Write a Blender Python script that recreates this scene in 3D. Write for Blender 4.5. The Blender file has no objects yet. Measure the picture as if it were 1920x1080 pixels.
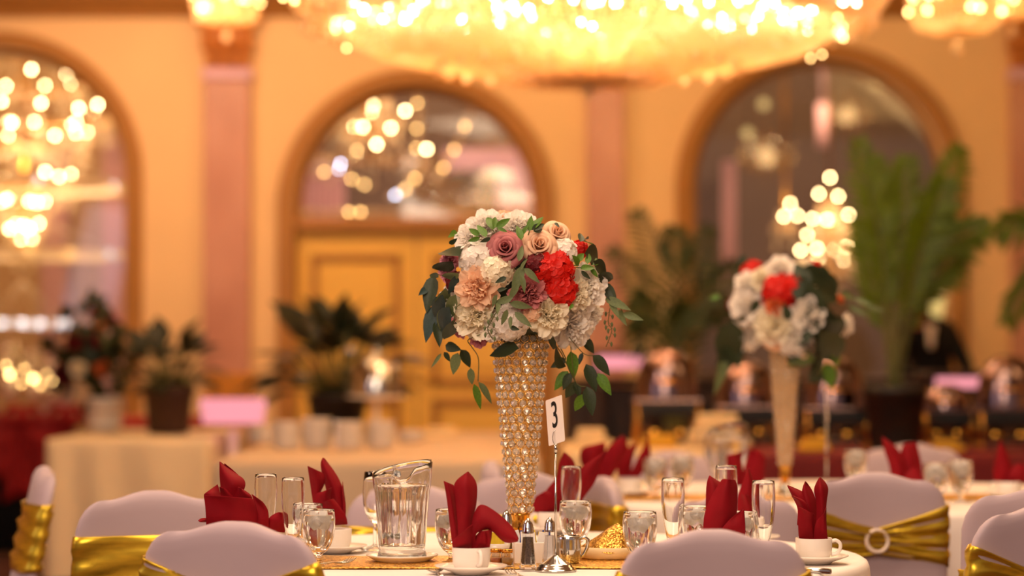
import bpy, bmesh, math, random
from mathutils import Vector, Matrix, Quaternion
C = bpy.context.scene.collection
PI = math.pi
# ---------------------------------------------------------------- camera, world, lights, exposure
F = 85.0/36.0*1920          # focal length in px of a 1920 wide frame
CH = 1.20                   # camera height
TH = math.atan(125.0/F)
sc = bpy.context.scene
cd = bpy.data.cameras.new('camera'); cam = bpy.data.objects.new('camera', cd); C.objects.link(cam)
cd.lens = 85; cd.sensor_width = 36; cd.clip_end = 200
cam.location = (0, 0, CH); cam.rotation_euler = (PI/2+TH, 0, 0)
cd.dof.use_dof = True; cd.dof.focus_distance = 5.22; cd.dof.aperture_fstop = 1.75
sc.camera = cam
sc.view_settings.view_transform = 'Standard'; sc.view_settings.look = 'None'
sc.view_settings.gamma = 1; sc.view_settings.use_curve_mapping = False
sc.view_settings.exposure = 0.0
sc.cycles.transparent_max_bounces = 24; sc.cycles.transmission_bounces = 14; sc.cycles.max_bounces = 16; sc.cycles.glossy_bounces = 12
w = bpy.data.worlds.new('World'); sc.world = w; w.use_nodes = True
w.node_tree.nodes['Background'].inputs[0].default_value = (0.62, 0.43, 0.40, 1)
w.node_tree.nodes['Background'].inputs[1].default_value = 0.55

def lamp(name, kind, loc, energy, col, size=1.0, target=None, sizey=None, spread=None):
    l = bpy.data.lights.new(name, kind); l.energy = energy; l.color = col
    if kind == 'AREA':
        l.size = size
        if sizey: l.shape = 'RECTANGLE'; l.size_y = sizey
        if spread: l.spread = spread
    else: l.shadow_soft_size = size
    o = bpy.data.objects.new(name, l); C.objects.link(o); o.location = loc
    if target is not None:
        o.rotation_euler = (Vector(target)-Vector(loc)).to_track_quat('-Z', 'Y').to_euler()
    return o
WARM = (1.0, 0.60, 0.25); MID = (1.0, 0.72, 0.46)
# added area lamps above the frame, standing in for unseen chandeliers
lamp('table_overhead_light', 'AREA', (0.3, 5.2, 4.1), 95, (1, .74, .50), 2.2, (0.1, 5.4, 0.9))
lamp('front_fill_light', 'AREA', (-0.6, 1.5, 3.1), 128, (1, .76, .56), 2.0, (0.1, 5.4, 1.1))  # added fill from the front, brightens the bouquet
lamp('second_overhead_light', 'AREA', (1.2, 7.9, 4.2), 75, (1, .70, .42), 2.0, (1.1, 7.8, 0.75))
lamp('left_side_light', 'AREA', (-3.2, 5.0, 3.9), 70, (1, .68, .50), 1.6, (0, 5.5, 0.9))  # side light added from the left for the pale chair edges
lamp('right_overhead_light', 'AREA', (4.6, 8.6, 4.0), 30, WARM, 1.6, (1.8, 8.5, 0.8))
lamp('window_light', 'AREA', (-5.5, 4.2, 2.4), 16, (.72, .72, 1.0), 1.6, (0, 5.6, 0.9))
lamp('buffet_overhead_light', 'AREA', (-1.5, 12.4, 4.1), 30, (1, .64, .32), 2.2, (-1.5, 12.6, 0.7))
lamp('wall_wash_light', 'AREA', (-2.6, 15.2, 3.9), 82, (1, .57, .31), 1.6, (-2.2, 18, 1.9))  # added wall washers, here to brighten the far wall
lamp('wall_wash_light', 'AREA', (0.6, 15.4, 3.9), 38, (1, .56, .22), 1.6, (0.4, 18, 1.7))
lamp('wall_wash_light', 'AREA', (3.6, 15.4, 3.9), 15, (1, .55, .17), 1.6, (3.4, 18, 1.6))

# ---------------------------------------------------------------- pixel helpers (photo pixel + real distance -> point)
ct, st = math.cos(TH), math.sin(TH)
def W(px, py, Y):
    a = (px-960)/F; s = (540-py)/F; t = Y/(ct-s*st)
    return Vector((a*t, Y, CH+(st+s*ct)*t))
def XX(px, Y, z=0.8): return (px-960)/F*(Y*ct+(z-CH)*st)
TZ = 0.745
def TY(py, z=TZ):
    s = (540-py)/F; dz = z-CH
    return dz*(ct-s*st)/(st+s*ct)
def on(px, Y, z=TZ): return Vector((XX(px, Y, z), Y, z))

# ---------------------------------------------------------------- materials
def lin(c): return tuple(((x/12.92) if x <= .04045 else ((x+.055)/1.055)**2.4) for x in c)
def mat(name, col, rough=.6, metal=0., noise=0., nscale=20., bump=0., bscale=200., trans=0., ior=1.45, col2=None, kind='noise',
        sheen=0., transl=0., emit=None, es=0., spec=.5, coat=0., alpha=1., stretch=None):
    m = bpy.data.materials.new(name); m.use_nodes = True
    nt = m.node_tree; N = nt.nodes; L = nt.links; b = N['Principled BSDF']
    c = lin(col)+(1,)
    b.inputs['Base Color'].default_value = c; b.inputs['Roughness'].default_value = rough; b.inputs['Metallic'].default_value = metal
    b.inputs['Transmission Weight'].default_value = trans; b.inputs['IOR'].default_value = ior
    b.inputs['Specular IOR Level'].default_value = spec; b.inputs['Coat Weight'].default_value = coat
    b.inputs['Sheen Weight'].default_value = sheen; b.inputs['Alpha'].default_value = alpha
    if emit: b.inputs['Emission Color'].default_value = lin(emit)+(1,); b.inputs['Emission Strength'].default_value = es
    tc = N.new('ShaderNodeTexCoord'); vec = tc.outputs['Object']
    if stretch:
        mp = N.new('ShaderNodeMapping'); mp.inputs['Scale'].default_value = stretch; L.new(vec, mp.inputs['Vector']); vec = mp.outputs['Vector']
    if noise > 0 or col2:
        t = N.new('ShaderNodeTexVoronoi' if kind == 'voronoi' else 'ShaderNodeTexNoise'); t.inputs['Scale'].default_value = nscale
        if kind == 'noise': t.inputs['Detail'].default_value = 4
        L.new(vec, t.inputs['Vector'])
        r = N.new('ShaderNodeValToRGB'); e = r.color_ramp.elements
        c2 = lin(col2) if col2 else tuple(max(0, x*(1-noise)) for x in c[:3])
        e[0].position = .35; e[1].position = .65; e[0].color = c2+(1,); e[1].color = c
        L.new(t.outputs['Color' if kind == 'voronoi' else 'Fac'], r.inputs['Fac']); L.new(r.outputs['Color'], b.inputs['Base Color'])
    if bump > 0:
        t = N.new('ShaderNodeTexVoronoi' if kind == 'voronoi' else 'ShaderNodeTexNoise'); t.inputs['Scale'].default_value = bscale; L.new(vec, t.inputs['Vector'])
        bp = N.new('ShaderNodeBump'); bp.inputs['Strength'].default_value = bump; bp.inputs['Distance'].default_value = .002
        L.new(t.outputs['Distance' if kind == 'voronoi' else 'Fac'], bp.inputs['Height']); L.new(bp.outputs['Normal'], b.inputs['Normal'])
    if transl > 0:
        tr = N.new('ShaderNodeBsdfTranslucent'); tr.inputs['Color'].default_value = c
        mx = N.new('ShaderNodeMixShader'); mx.inputs[0].default_value = transl
        L.new(b.outputs[0], mx.inputs[1]); L.new(tr.outputs[0], mx.inputs[2]); L.new(mx.outputs[0], N['Material Output'].inputs['Surface'])
        if noise > 0 or col2: L.new(r.outputs['Color'], tr.inputs['Color'])
    return m
def thin_glass(name, tint=(1, 1, 1), gloss=.12, rough=.02):
    m = bpy.data.materials.new(name); m.use_nodes = True; nt = m.node_tree; N = nt.nodes; L = nt.links
    N.remove(N['Principled BSDF'])
    t = N.new('ShaderNodeBsdfTransparent'); t.inputs[0].default_value = tint+(1,)
    g = N.new('ShaderNodeBsdfGlossy'); g.inputs['Roughness'].default_value = rough
    fr = N.new('ShaderNodeLayerWeight'); fr.inputs[0].default_value = gloss
    pw = N.new('ShaderNodeMath'); pw.operation = 'POWER'; pw.inputs[1].default_value = 2.5; L.new(fr.outputs['Facing'], pw.inputs[0])
    ml = N.new('ShaderNodeMath'); ml.operation = 'MULTIPLY_ADD'; ml.inputs[1].default_value = .6; ml.inputs[2].default_value = .045; L.new(pw.outputs[0], ml.inputs[0])
    mx = N.new('ShaderNodeMixShader'); L.new(ml.outputs[0], mx.inputs[0]); L.new(t.outputs[0], mx.inputs[1]); L.new(g.outputs[0], mx.inputs[2])
    L.new(mx.outputs[0], N['Material Output'].inputs['Surface'])
    return m
def glow(name, col, s):
    m = bpy.data.materials.new(name); m.use_nodes = True; N = m.node_tree.nodes; L = m.node_tree.links
    N.remove(N['Principled BSDF']); e = N.new('ShaderNodeEmission'); e.inputs[0].default_value = lin(col)+(1,); e.inputs[1].default_value = s
    L.new(e.outputs[0], N['Material Output'].inputs['Surface']); return m
def crystal(name, col, tr=.5):
    m = bpy.data.materials.new(name); m.use_nodes = True; N = m.node_tree.nodes; L = m.node_tree.links
    b = N['Principled BSDF']; b.inputs['Base Color'].default_value = lin(col)+(1,); b.inputs['Roughness'].default_value = .12; b.inputs['Specular IOR Level'].default_value = 1.0
    t = N.new('ShaderNodeBsdfTranslucent'); t.inputs[0].default_value = lin(col)+(1,)
    mx = N.new('ShaderNodeMixShader'); mx.inputs[0].default_value = tr
    L.new(b.outputs[0], mx.inputs[1]); L.new(t.outputs[0], mx.inputs[2]); L.new(mx.outputs[0], N['Material Output'].inputs['Surface']); return m
K = {}
K['wall'] = mat('wall_plaster', (.93, .80, .60), .7, noise=.05, nscale=1.5)
K['trim'] = mat('ochre_trim', (.68, .48, .24), .5, noise=.08, nscale=3)
K['marble'] = mat('pink_marble', (.82, .62, .54), .3, col2=(.70, .48, .40), nscale=1.3, stretch=(1, 1, .6))
K['gilt'] = mat('gilt_plaster', (.86, .56, .28), .4, noise=.3, nscale=14)
K['door'] = mat('yellow_door_paint', (.93, .76, .36), .5, noise=.05, nscale=4)
K['ceil'] = mat('ceiling_paint', (.90, .80, .66), .8, noise=.04, nscale=1)
K['floor'] = mat('carpet', (.42, .25, .18), .95, col2=(.30, .14, .12), nscale=5, bump=.4, bscale=300)
K['back'] = mat('brown_far_wall', (.54, .45, .36), .8, noise=.2, nscale=.8)
K['back2'] = mat('peach_far_wall', (.80, .64, .46), .8, noise=.1, nscale=.8)
K['curtain'] = mat('pink_curtain', (.88, .70, .70), .8, noise=.15, nscale=3, stretch=(6, 6, .3))
K['lilac'] = mat('lilac_panel', (.88, .74, .84), .6, noise=.05, nscale=3)  # holds lilac ceiling light for the panels; own colour of the neck bands
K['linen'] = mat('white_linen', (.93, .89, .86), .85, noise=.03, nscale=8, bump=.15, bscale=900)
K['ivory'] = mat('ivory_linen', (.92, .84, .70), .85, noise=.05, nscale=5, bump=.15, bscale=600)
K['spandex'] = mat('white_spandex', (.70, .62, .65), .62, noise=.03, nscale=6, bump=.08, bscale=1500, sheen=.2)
K['gold'] = mat('gold_lame', (.86, .72, .22), .30, metal=.85, noise=.25, nscale=18, stretch=(1, 1, 5))
K['sequin'] = mat('gold_sequins', (1.0, .80, .40), .34, metal=.85, col2=(.66, .46, .16), kind='voronoi', nscale=240, bump=.8, bscale=240)
K['goldwire'] = mat('gold_wire', (.90, .74, .44), .2, metal=1)
K['goldp'] = mat('polished_gold', (.88, .66, .30), .1, metal=1)
K['brass'] = mat('brass', (.80, .58, .28), .3, metal=1, noise=.2, nscale=10)
K['chrome'] = mat('polished_steel', (.80, .79, .77), .12, metal=1, noise=.05, nscale=5)
K['steel'] = mat('brushed_steel', (.70, .66, .62), .28, metal=1, noise=.1, nscale=30)
K['burg'] = mat('burgundy_napkin', (.54, .025, .085), .7, noise=.14, nscale=25, bump=.12, bscale=1400, spec=.2, transl=.12)
K['redcloth'] = mat('red_tablecloth', (.62, .06, .08), .75, noise=.15, nscale=6)
K['darkred'] = mat('maroon_tablecloth', (.42, .06, .07), .8, noise=.15, nscale=6)
K['china'] = mat('white_china', (.94, .90, .86), .18, noise=.02, nscale=10, coat=.3)
K['glass'] = mat('clear_glass', (1, 1, 1), 0, trans=1, ior=1.47)
K['water'] = mat('water', (1, 1, 1), 0, trans=1, ior=1.33)
K['ice'] = mat('ice', (.98, .97, .96), .2, trans=.35, ior=1.31, noise=.03, nscale=60, transl=.5)
K['plastic'] = mat('clear_plastic', (.98, .98, .97), .04, trans=1, ior=1.49)
K['bead'] = mat('crystal_bead_glass', (1, .97, .92), 0, trans=.82, ior=1.6, coat=.5)
K['pane'] = thin_glass('window_glass', (.97, .96, .94), .3)
K['dome'] = thin_glass('clear_thin_glass', (.96, .95, .93), .4)
K['bulb'] = glow('lit_bulb', (1, .86, .62), 60)
K['bulbw'] = glow('lit_bulb_white', (1, .93, .80), 75)
K['bulbf'] = glow('small_lit_bulb', (1, .80, .50), 22)
K['sparkb'] = glow('blue_white_sparkle', (.80, .86, 1.0), 30)  # bluish crystal sparkle put in as glowing beads
K['crystal'] = crystal('lit_crystal', (1, .93, .80), .5)
K['crystalw'] = crystal('clear_crystal', (1, .95, .86), .45)
K['prism'] = mat('prism', (1, .95, .9), .02, trans=.9, ior=1.6)
K['pinkglow'] = glow('pink_light', (1, .62, .66), 1.1)  # pink light on the drum stand and shelf fronts, put in as emission
K['cream_shade'] = glow('cream_lamp_shade', (1, .84, .50), .85)
K['white_p'] = mat('white_petal', (1.0, .97, .93), .6, noise=.05, nscale=12, transl=.3)
K['cream_p'] = mat('cream_petal', (1.0, .96, .86), .6, noise=.05, nscale=12, transl=.3)
K['peach_p'] = mat('peach_petal', (1.0, .84, .70), .6, noise=.07, nscale=12, transl=.3)
K['mauve_p'] = mat('dusty_pink_petal', (.80, .48, .48), .6, noise=.14, nscale=12, transl=.25)
K['pink_p'] = mat('pink_petal', (.90, .62, .68), .6, noise=.1, nscale=12, transl=.3)
K['red_p'] = mat('red_petal', (.90, .12, .06), .55, noise=.12, nscale=12, transl=.3)
K['burg_p'] = mat('dark_red_petal', (.45, .06, .10), .6, noise=.2, nscale=12, transl=.2)
K['orange_p'] = mat('orange_petal', (.93, .50, .28), .6, noise=.1, nscale=12, transl=.25)
K['core'] = mat('flower_core', (.86, .80, .60), .8, noise=.2, nscale=20)
K['leaf_g'] = mat('bright_green_leaf', (.34, .50, .13), .5, noise=.3, nscale=14, transl=.25)
K['leaf_d'] = mat('dark_green_leaf', (.19, .24, .14), .5, noise=.25, nscale=14, transl=.15)
K['leaf_s'] = mat('sage_leaf', (.42, .47, .30), .6, noise=.2, nscale=14, transl=.2)
K['leaf_b'] = mat('blue_green_leaf', (.20, .28, .27), .5, noise=.2, nscale=14, transl=.15)
K['stem'] = mat('green_stem', (.38, .38, .20), .6, noise=.2, nscale=20)
K['palm'] = mat('palm_leaf', (.38, .47, .07), .5, noise=.3, nscale=5, transl=.3)
K['palmd'] = mat('dark_palm_leaf', (.20, .27, .08), .5, noise=.3, nscale=5, transl=.2)
K['plantd'] = mat('glossy_dark_leaf', (.10, .14, .07), .35, noise=.3, nscale=5, transl=.1)
K['pot'] = mat('dark_plant_pot', (.13, .10, .08), .5, noise=.3, nscale=8)
K['potb'] = mat('brown_plant_pot', (.28, .18, .12), .5, noise=.3, nscale=8)
K['soil'] = mat('soil', (.12, .08, .06), .95, noise=.4, nscale=30)
K['wood'] = mat('dark_wood', (.22, .13, .08), .5, noise=.3, nscale=4, stretch=(8, 1, 1))
K['honey'] = mat('honey_wood', (.80, .54, .16), .5, noise=.15, nscale=4)
K['black'] = mat('black_metal', (.06, .05, .05), .5, noise=.1, nscale=5)
K['suit'] = mat('black_suit', (.05, .045, .05), .85, noise=.2, nscale=30)
K['skin'] = mat('skin', (.70, .44, .32), .55, noise=.06, nscale=10)
K['hair'] = mat('dark_hair', (.07, .05, .04), .6, noise=.3, nscale=60)
K['card'] = mat('white_card', (.95, .90, .86), .6, noise=.02, nscale=10)
K['ink'] = mat('black_ink', (.05, .04, .04), .6, noise=.1, nscale=30)
K['pepper'] = mat('ground_pepper', (.46, .36, .25), .9, col2=(.22, .16, .11), nscale=400)
K['salt'] = mat('table_salt', (.95, .90, .86), .9, noise=.05, nscale=400)
K['packy'] = mat('yellow_packet', (.90, .78, .20), .6, noise=.1, nscale=60)
K['packw'] = mat('white_packet', (.94, .92, .90), .6, noise=.04, nscale=60)
K['packb'] = mat('blue_packet', (.24, .32, .60), .6, noise=.1, nscale=60)
K['packp'] = mat('pink_packet', (.88, .50, .56), .6, noise=.1, nscale=60)
K['jamo'] = mat('orange_jam', (.86, .42, .10), .3, noise=.2, nscale=40)
K['jama'] = mat('amber_honey', (.80, .58, .26), .3, noise=.2, nscale=40)
K['yellowcloth'] = mat('yellow_cloth', (.84, .64, .18), .8, noise=.1, nscale=8)
K['beige'] = mat('beige_linen', (.80, .70, .58), .85, noise=.05, nscale=5, bump=.15, bscale=600)
K['creamcloth'] = mat('cream_cloth', (.90, .80, .62), .85, noise=.08, nscale=8)
K['food'] = mat('cooked_food', (.76, .50, .22), .7, noise=.4, nscale=20)

# ---------------------------------------------------------------- mesh helpers
class M:
    def __init__(s): s.v = []; s.f = []
    def add(s, vs, fs):
        o = len(s.v); s.v += [tuple(p) for p in vs]; s.f += [tuple(i+o for i in q) for q in fs]; return s
def build(name, m, mt, parent=None, smooth=True, loc=None, recalc=True):
    me = bpy.data.meshes.new(name); me.from_pydata(m.v, [], m.f)
    if recalc:
        bm = bmesh.new(); bm.from_mesh(me); bmesh.ops.recalc_face_normals(bm, faces=bm.faces); bm.to_mesh(me); bm.free()
    if smooth: me.polygons.foreach_set('use_smooth', [True]*len(me.polygons))
    if mt: me.materials.append(mt)
    o = bpy.data.objects.new(name, me); C.objects.link(o)
    if parent: o.parent = parent
    if loc is not None: o.location = loc
    return o
def inst(src, name=None, parent=None, loc=None, mw=None):
    o = src.copy(); C.objects.link(o)
    if name: o.name = name
    o.parent = parent
    if loc is not None: o.location = loc
    if mw is not None: o.matrix_local = mw
    return o
def tag(o, label, cat, group=None, kind=None):
    o['label'] = label; o['category'] = cat
    if group: o['group'] = group
    if kind: o['kind'] = kind
    return o
def thing(name, label, cat, loc=(0, 0, 0), rz=0, group=None):
    o = bpy.data.objects.new(name, None); C.objects.link(o); o.location = loc; o.rotation_euler = (0, 0, rz); o.empty_display_size = .05
    return tag(o, label, cat, group)
def struct(o): o['kind'] = 'structure'; return o
def dup(root, loc, rz=None, label=None, group=None):
    r = root.copy(); C.objects.link(r); r.location = loc
    if rz is not None: r.rotation_euler = (0, 0, rz)
    if label: r['label'] = label
    if group: r['group'] = group
    for ch in list(root.children):
        c = ch.copy(); C.objects.link(c); c.parent = r
        for g in list(ch.children):
            d = g.copy(); C.objects.link(d); d.parent = c
    return r
def lathe(m, prof, n=28, fn=None, c=(0, 0, 0), a0=0):
    vs = []; idx = []
    for (r, z) in prof:
        if r < 1e-6: idx.append([len(vs)]); vs.append((c[0], c[1], c[2]+z))
        else:
            row = []
            for i in range(n):
                a = a0+2*PI*i/n; rr, zz = (fn(r, z, a) if fn else (r, z))
                row.append(len(vs)); vs.append((c[0]+rr*math.cos(a), c[1]+rr*math.sin(a), c[2]+zz))
            idx.append(row)
    fs = []
    for A, B in zip(idx, idx[1:]):
        if len(A) == 1 and len(B) == 1: continue
        for i in range(n):
            j = (i+1) % n
            if len(A) == 1: fs.append((A[0], B[j], B[i]))
            elif len(B) == 1: fs.append((A[i], A[j], B[0]))
            else: fs.append((A[i], A[j], B[j], B[i]))
    return m.add(vs, fs)
def tube(m, pts, r, n=6, cap=True):
    pts = [Vector(p) for p in pts]; k = len(pts); vs = []; fs = []
    up = None
    for i, p in enumerate(pts):
        t = (pts[min(i+1, k-1)]-pts[max(i-1, 0)]).normalized()
        if up is None: up = Vector((0, 0, 1)) if abs(t.z) < .9 else Vector((1, 0, 0))
        s = t.cross(up).normalized(); up = s.cross(t).normalized()
        rr = r[i] if isinstance(r, (list, tuple)) else r
        for q in range(n):
            a = 2*PI*q/n; vs.append(p+(s*math.cos(a)+up*math.sin(a))*rr)
    for i in range(k-1):
        for q in range(n):
            q2 = (q+1) % n; fs.append((i*n+q, i*n+q2, (i+1)*n+q2, (i+1)*n+q))
    if cap: fs.append(tuple(range(n))[::-1]); fs.append(tuple((k-1)*n+q for q in range(n)))
    return m.add(vs, fs)
def torus(m, c, R, r, n=16, k=6, rot=None):
    vs = []; fs = []
    for i in range(n):
        a = 2*PI*i/n
        for j in range(k):
            b = 2*PI*j/k; p = Vector(((R+r*math.cos(b))*math.cos(a), (R+r*math.cos(b))*math.sin(a), r*math.sin(b)))
            if rot: p = rot @ p
            vs.append(Vector(c)+p)
    for i in range(n):
        for j in range(k): fs.append((i*k+j, ((i+1) % n)*k+j, ((i+1) % n)*k+(j+1) % k, i*k+(j+1) % k))
    return m.add(vs, fs)
def box(m, c, s, b=0.0, rz=0.0):
    bm = bmesh.new(); bmesh.ops.create_cube(bm, size=1)
    for v in bm.verts: v.co = Vector((v.co.x*s[0], v.co.y*s[1], v.co.z*s[2]))
    if b > 0: bmesh.ops.bevel(bm, geom=list(bm.edges), offset=b, segments=2, affect='EDGES', profile=.5)
    R = Matrix.Rotation(rz, 3, 'Z'); bm.verts.index_update()
    m.add([R @ v.co+Vector(c) for v in bm.verts], [[v.index for v in f.verts] for f in bm.faces]); bm.free(); return m
def grid(m, fn, nu, nv, cu=False):
    vs = [fn(i/(nu if cu else nu-1), j/(nv-1)) for j in range(nv) for i in range(nu)]; fs = []
    for j in range(nv-1):
        for i in range(nu if cu else nu-1):
            i2 = (i+1) % nu; fs.append((j*nu+i, j*nu+i2, (j+1)*nu+i2, (j+1)*nu+i))
    return m.add(vs, fs)
def ball(m, c, r, n=10, k=6, sz=1.0):
    return lathe(m, [(r*math.sin(PI*i/k), -r*sz*math.cos(PI*i/k)) for i in range(k+1)], n, c=c)
def octa(m, c, r, h=1.0):
    x, y, z = c
    return m.add([(x+r, y, z), (x, y+r, z), (x-r, y, z), (x, y-r, z), (x, y, z+r*h), (x, y, z-r*h)],
                 [(0, 1, 4), (1, 2, 4), (2, 3, 4), (3, 0, 4), (1, 0, 5), (2, 1, 5), (3, 2, 5), (0, 3, 5)])
def spl(P, t):
    n = len(P)-1; x = min(max(t, 0), 1)*n; i = min(int(x), n-1); u = x-i
    p0, p1, p2, p3 = P[max(i-1, 0)], P[i], P[i+1], P[min(i+2, n)]
    return tuple(.5*(2*b+(c-a)*u+(2*a-5*b+4*c-d)*u*u+(3*b-a-3*c+d)*u**3) for a, b, c, d in zip(p0, p1, p2, p3))
def solid(o, t, off=0):
    s = o.modifiers.new('thickness', 'SOLIDIFY'); s.thickness = t; s.offset = off; return o
def sub(o, l=1):
    s = o.modifiers.new('smooth', 'SUBSURF'); s.levels = l; s.render_levels = l; return o
def frame(y, z):
    y = Vector(y).normalized(); z = Vector(z); z = (z-y*z.dot(y))
    z = z.normalized() if z.length > 1e-5 else y.orthogonal().normalized()
    x = y.cross(z); return Matrix((x, y, z)).transposed()
rnd = random.Random(7)
# ================================================================ SETTING
WY = 18.0; CEIL = 4.5; FX = F/WY
def wx(px): return (px-960)/FX*(1.0)
def wz(py): return W(960, py, WY).z
m = M(); box(m, (0, 8, -.05), (16, 32, .1)); struct(build('floor', m, K['floor'], smooth=False))
m = M(); box(m, (0, 9, CEIL+.05), (16, 18.6, .1)); struct(build('ceiling', m, K['ceil'], smooth=False))
for s, nm in ((-1, 'left'), (1, 'right')):
    m = M(); box(m, (s*7.1, 8.5, CEIL/2), (.2, 19.5, CEIL)); struct(build('wall_'+nm, m, K['wall'], smooth=False))
ARCH = [(wx(-5), .955, wz(330)), (wx(780), .905, wz(388)), (wx(1540), .955, wz(352))]
def arch_z(x):
    for cx, r, zs in ARCH:
        if abs(x-cx) < r-1e-6: return zs+math.sqrt(max(0, r*r-(x-cx)**2))
    return 0
SILL = .45
xs = [-7+.5*i for i in range(29)]
for cx, r, zs in ARCH: xs += [cx-r*math.cos(PI*i/36) for i in range(37)]
xs = sorted(xs); m = M()
for a, b in zip(xs, xs[1:]):
    if b-a < 1e-5: continue
    mid = (a+b)/2; za, zb = (arch_z(a), arch_z(b)) if arch_z(mid) else (0, 0)
    if arch_z(mid):
        for cx, r, zs in ARCH:
            if abs(a-cx) < r+1e-4 and za == 0: za = zs
            if abs(b-cx) < r+1e-4 and zb == 0: zb = zs
    for y0 in (WY, WY+.3):
        m.add([(a, y0, za), (b, y0, zb), (b, y0, CEIL), (a, y0, CEIL)], [(0, 1, 2, 3)])
    if za or zb:
        m.add([(a, WY, za), (b, WY, zb), (b, WY+.3, zb), (a, WY+.3, za)], [(0, 1, 2, 3)])
        if abs(mid-ARCH[1][0]) > ARCH[1][1]:
            for y0 in (WY, WY+.3): m.add([(a, y0, 0), (b, y0, 0), (b, y0, SILL), (a, y0, SILL)], [(0, 1, 2, 3)])
            m.add([(a, WY, SILL), (b, WY, SILL), (b, WY+.3, SILL), (a, WY+.3, SILL)], [(0, 1, 2, 3)])
for k, (cx, r, zs) in enumerate(ARCH):
    z0 = 0 if k == 1 else SILL
    for s in (-1, 1): m.add([(cx+s*r, WY, z0), (cx+s*r, WY+.3, z0), (cx+s*r, WY+.3, zs), (cx+s*r, WY, zs)], [(0, 1, 2, 3)])
struct(build('wall_far', m, K['wall'], smooth=False))
# arch mouldings
def archpath(cx, r, zs, z0, n=40):
    return [(cx-r, z0)]+[(cx-r*math.cos(PI*i/n), zs+r*math.sin(PI*i/n)) for i in range(n+1)]+[(cx+r, z0)]
for k, (cx, r, zs) in enumerate(ARCH):
    m = M(); prof = [(-.005, 0), (-.005, -.05), (.02, -.075), (.06, -.055), (.09, -.09), (.125, -.06), (.13, 0)]
    P = archpath(cx, 1, 0, 0); n = 40; rows = []
    for (dr, dy) in prof:
        pts = archpath(cx, r+dr, zs, SILL if k != 1 else 0)
        rows.append([(x, WY+dy, z) for x, z in pts])
    vs = [p for row in rows for p in row]; L_ = len(rows[0]); fs = []
    for j in range(len(rows)-1):
        for i in range(L_-1): fs.append((j*L_+i, j*L_+i+1, (j+1)*L_+i+1, (j+1)*L_+i))
    m.add(vs, fs); struct(build('trim_%d' % (k+1), m, K['trim']))
# windows in the arches: frame bars + pane
def win(k, cx, r, zs, z0, bars):
    fr = M()
    for (x0, za, x1, zb) in bars: box(fr, ((x0+x1)/2, WY+.2, (za+zb)/2), (max(abs(x1-x0), .04), .05, max(abs(zb-za), .04)))
    pts = archpath(cx, r-.02, zs, z0)
    tube(fr, [(x, WY+.2, z) for x, z in pts]+[(pts[0][0], WY+.2, pts[0][1])], .025, 6)
    o = struct(build('window_%d' % k, fr, K['trim'], smooth=False))
    pm = M(); a = [(x, WY+.19, z) for x, z in pts]; b = [(x, WY+.196, z) for x, z in pts]; n = len(pts)
    pm.add(a+b, [tuple(range(n)), tuple(range(2*n-1, n-1, -1))])
    build('pane', pm, K['pane'], o, smooth=False, recalc=False)
win(1, *ARCH[0], SILL, []); win(2, *ARCH[1], wz(411), []); win(3, *ARCH[2], SILL, [])
cx, r, zs = ARCH[1]; DT = wz(432)
m = M(); box(m, (cx, WY+.12, (DT+wz(411))/2), (2*r-.01, .30, wz(411)-DT), .015); struct(build('trim_4', m, K['trim'], smooth=False))
for s in (-1, 1):
    m = M(); box(m, (cx+s*r/2, WY+.12, DT/2+.005), (r-.012, .06, DT-.02), .006)
    d = struct(build('door_%d' % (1 if s < 0 else 2), m, K['door'], smooth=False))
    for (z0, z1) in ((.25, .85), (1.0, wz(482))):
        for q in range(4):
            mm = M(); x0, x1 = cx+s*r/2-.31, cx+s*r/2+.31
            if q < 2: box(mm, ((x0, x1)[q], WY+.075, (z0+z1)/2), (.05, .05, z1-z0+.05), .012)
            else: box(mm, (cx+s*r/2, WY+.075, (z0, z1)[q-2]), (x1-x0+.05, .05, .05), .012)
            build('panel_moulding', mm, K['trim'], d, smooth=False)
        mm = M(); box(mm, (cx+s*r/2, WY+.085, (z0+z1)/2), (.46, .03, z1-z0-.16), .012); build('raised_panel', mm, K['door'], d, smooth=False)
    mm = M(); tube(mm, [(cx+s*.06, WY+.09, 1.02), (cx+s*.06, WY+.03, 1.02), (cx+s*.16, WY+.03, 1.02)], .012, 8); build('door_handle', mm, K['brass'], d)
# pilasters with gilded capitals
for k, (x0, x1) in enumerate(((wx(384), wx(470)), (wx(1100), wx(1170)), (wx(1893), wx(1960)), (wx(-560), wx(-480)))):
    c = (x0+x1)/2; wd = x1-x0; ztop = wz(152)
    m = M(); box(m, (c, WY-.05, ztop/2+.15), (wd, .12, ztop-.3), .01)
    p = struct(build('pilaster', m, K['marble'], smooth=False))
    mm = M(); box(mm, (c, WY-.06, .15), (wd+.1, .16, .3), .02); build('plinth', mm, K['marble'], p, smooth=False)
    mm = M(); box(mm, (c, WY-.06, ztop+.045), (wd+.03, .15, .09), .02); build('neck_band', mm, K['lilac'], p, smooth=False)
    mm = M(); zc = ztop+.09
    box(mm, (c, WY-.04, zc+.21), (wd-.02, .12, .42), .01)
    for row, (zz, nn, ww) in enumerate(((.07, 3, wd), (.19, 4, wd+.05), (.31, 3, wd+.1))):
        for i in range(nn):
            x = c-ww/2+ww*(i+.5)/nn
            tube(mm, [(x, WY-.10, zc+zz-.06), (x, WY-.13, zc+zz-.01), (x, WY-.17, zc+zz+.035), (x, WY-.15, zc+zz+.05)], [.045, .05, .04, .015], 7)
    for s in (-1, 1): torus(mm, (c+s*(wd/2+.02), WY-.12, zc+.37), .05, .02, 14, 6, Matrix.Rotation(PI/2, 3, 'X'))
    box(mm, (c, WY-.08, zc+.44), (wd+.16, .2, .05), .01)
    build('capital', mm, K['gilt'], p)
m = M()
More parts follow.
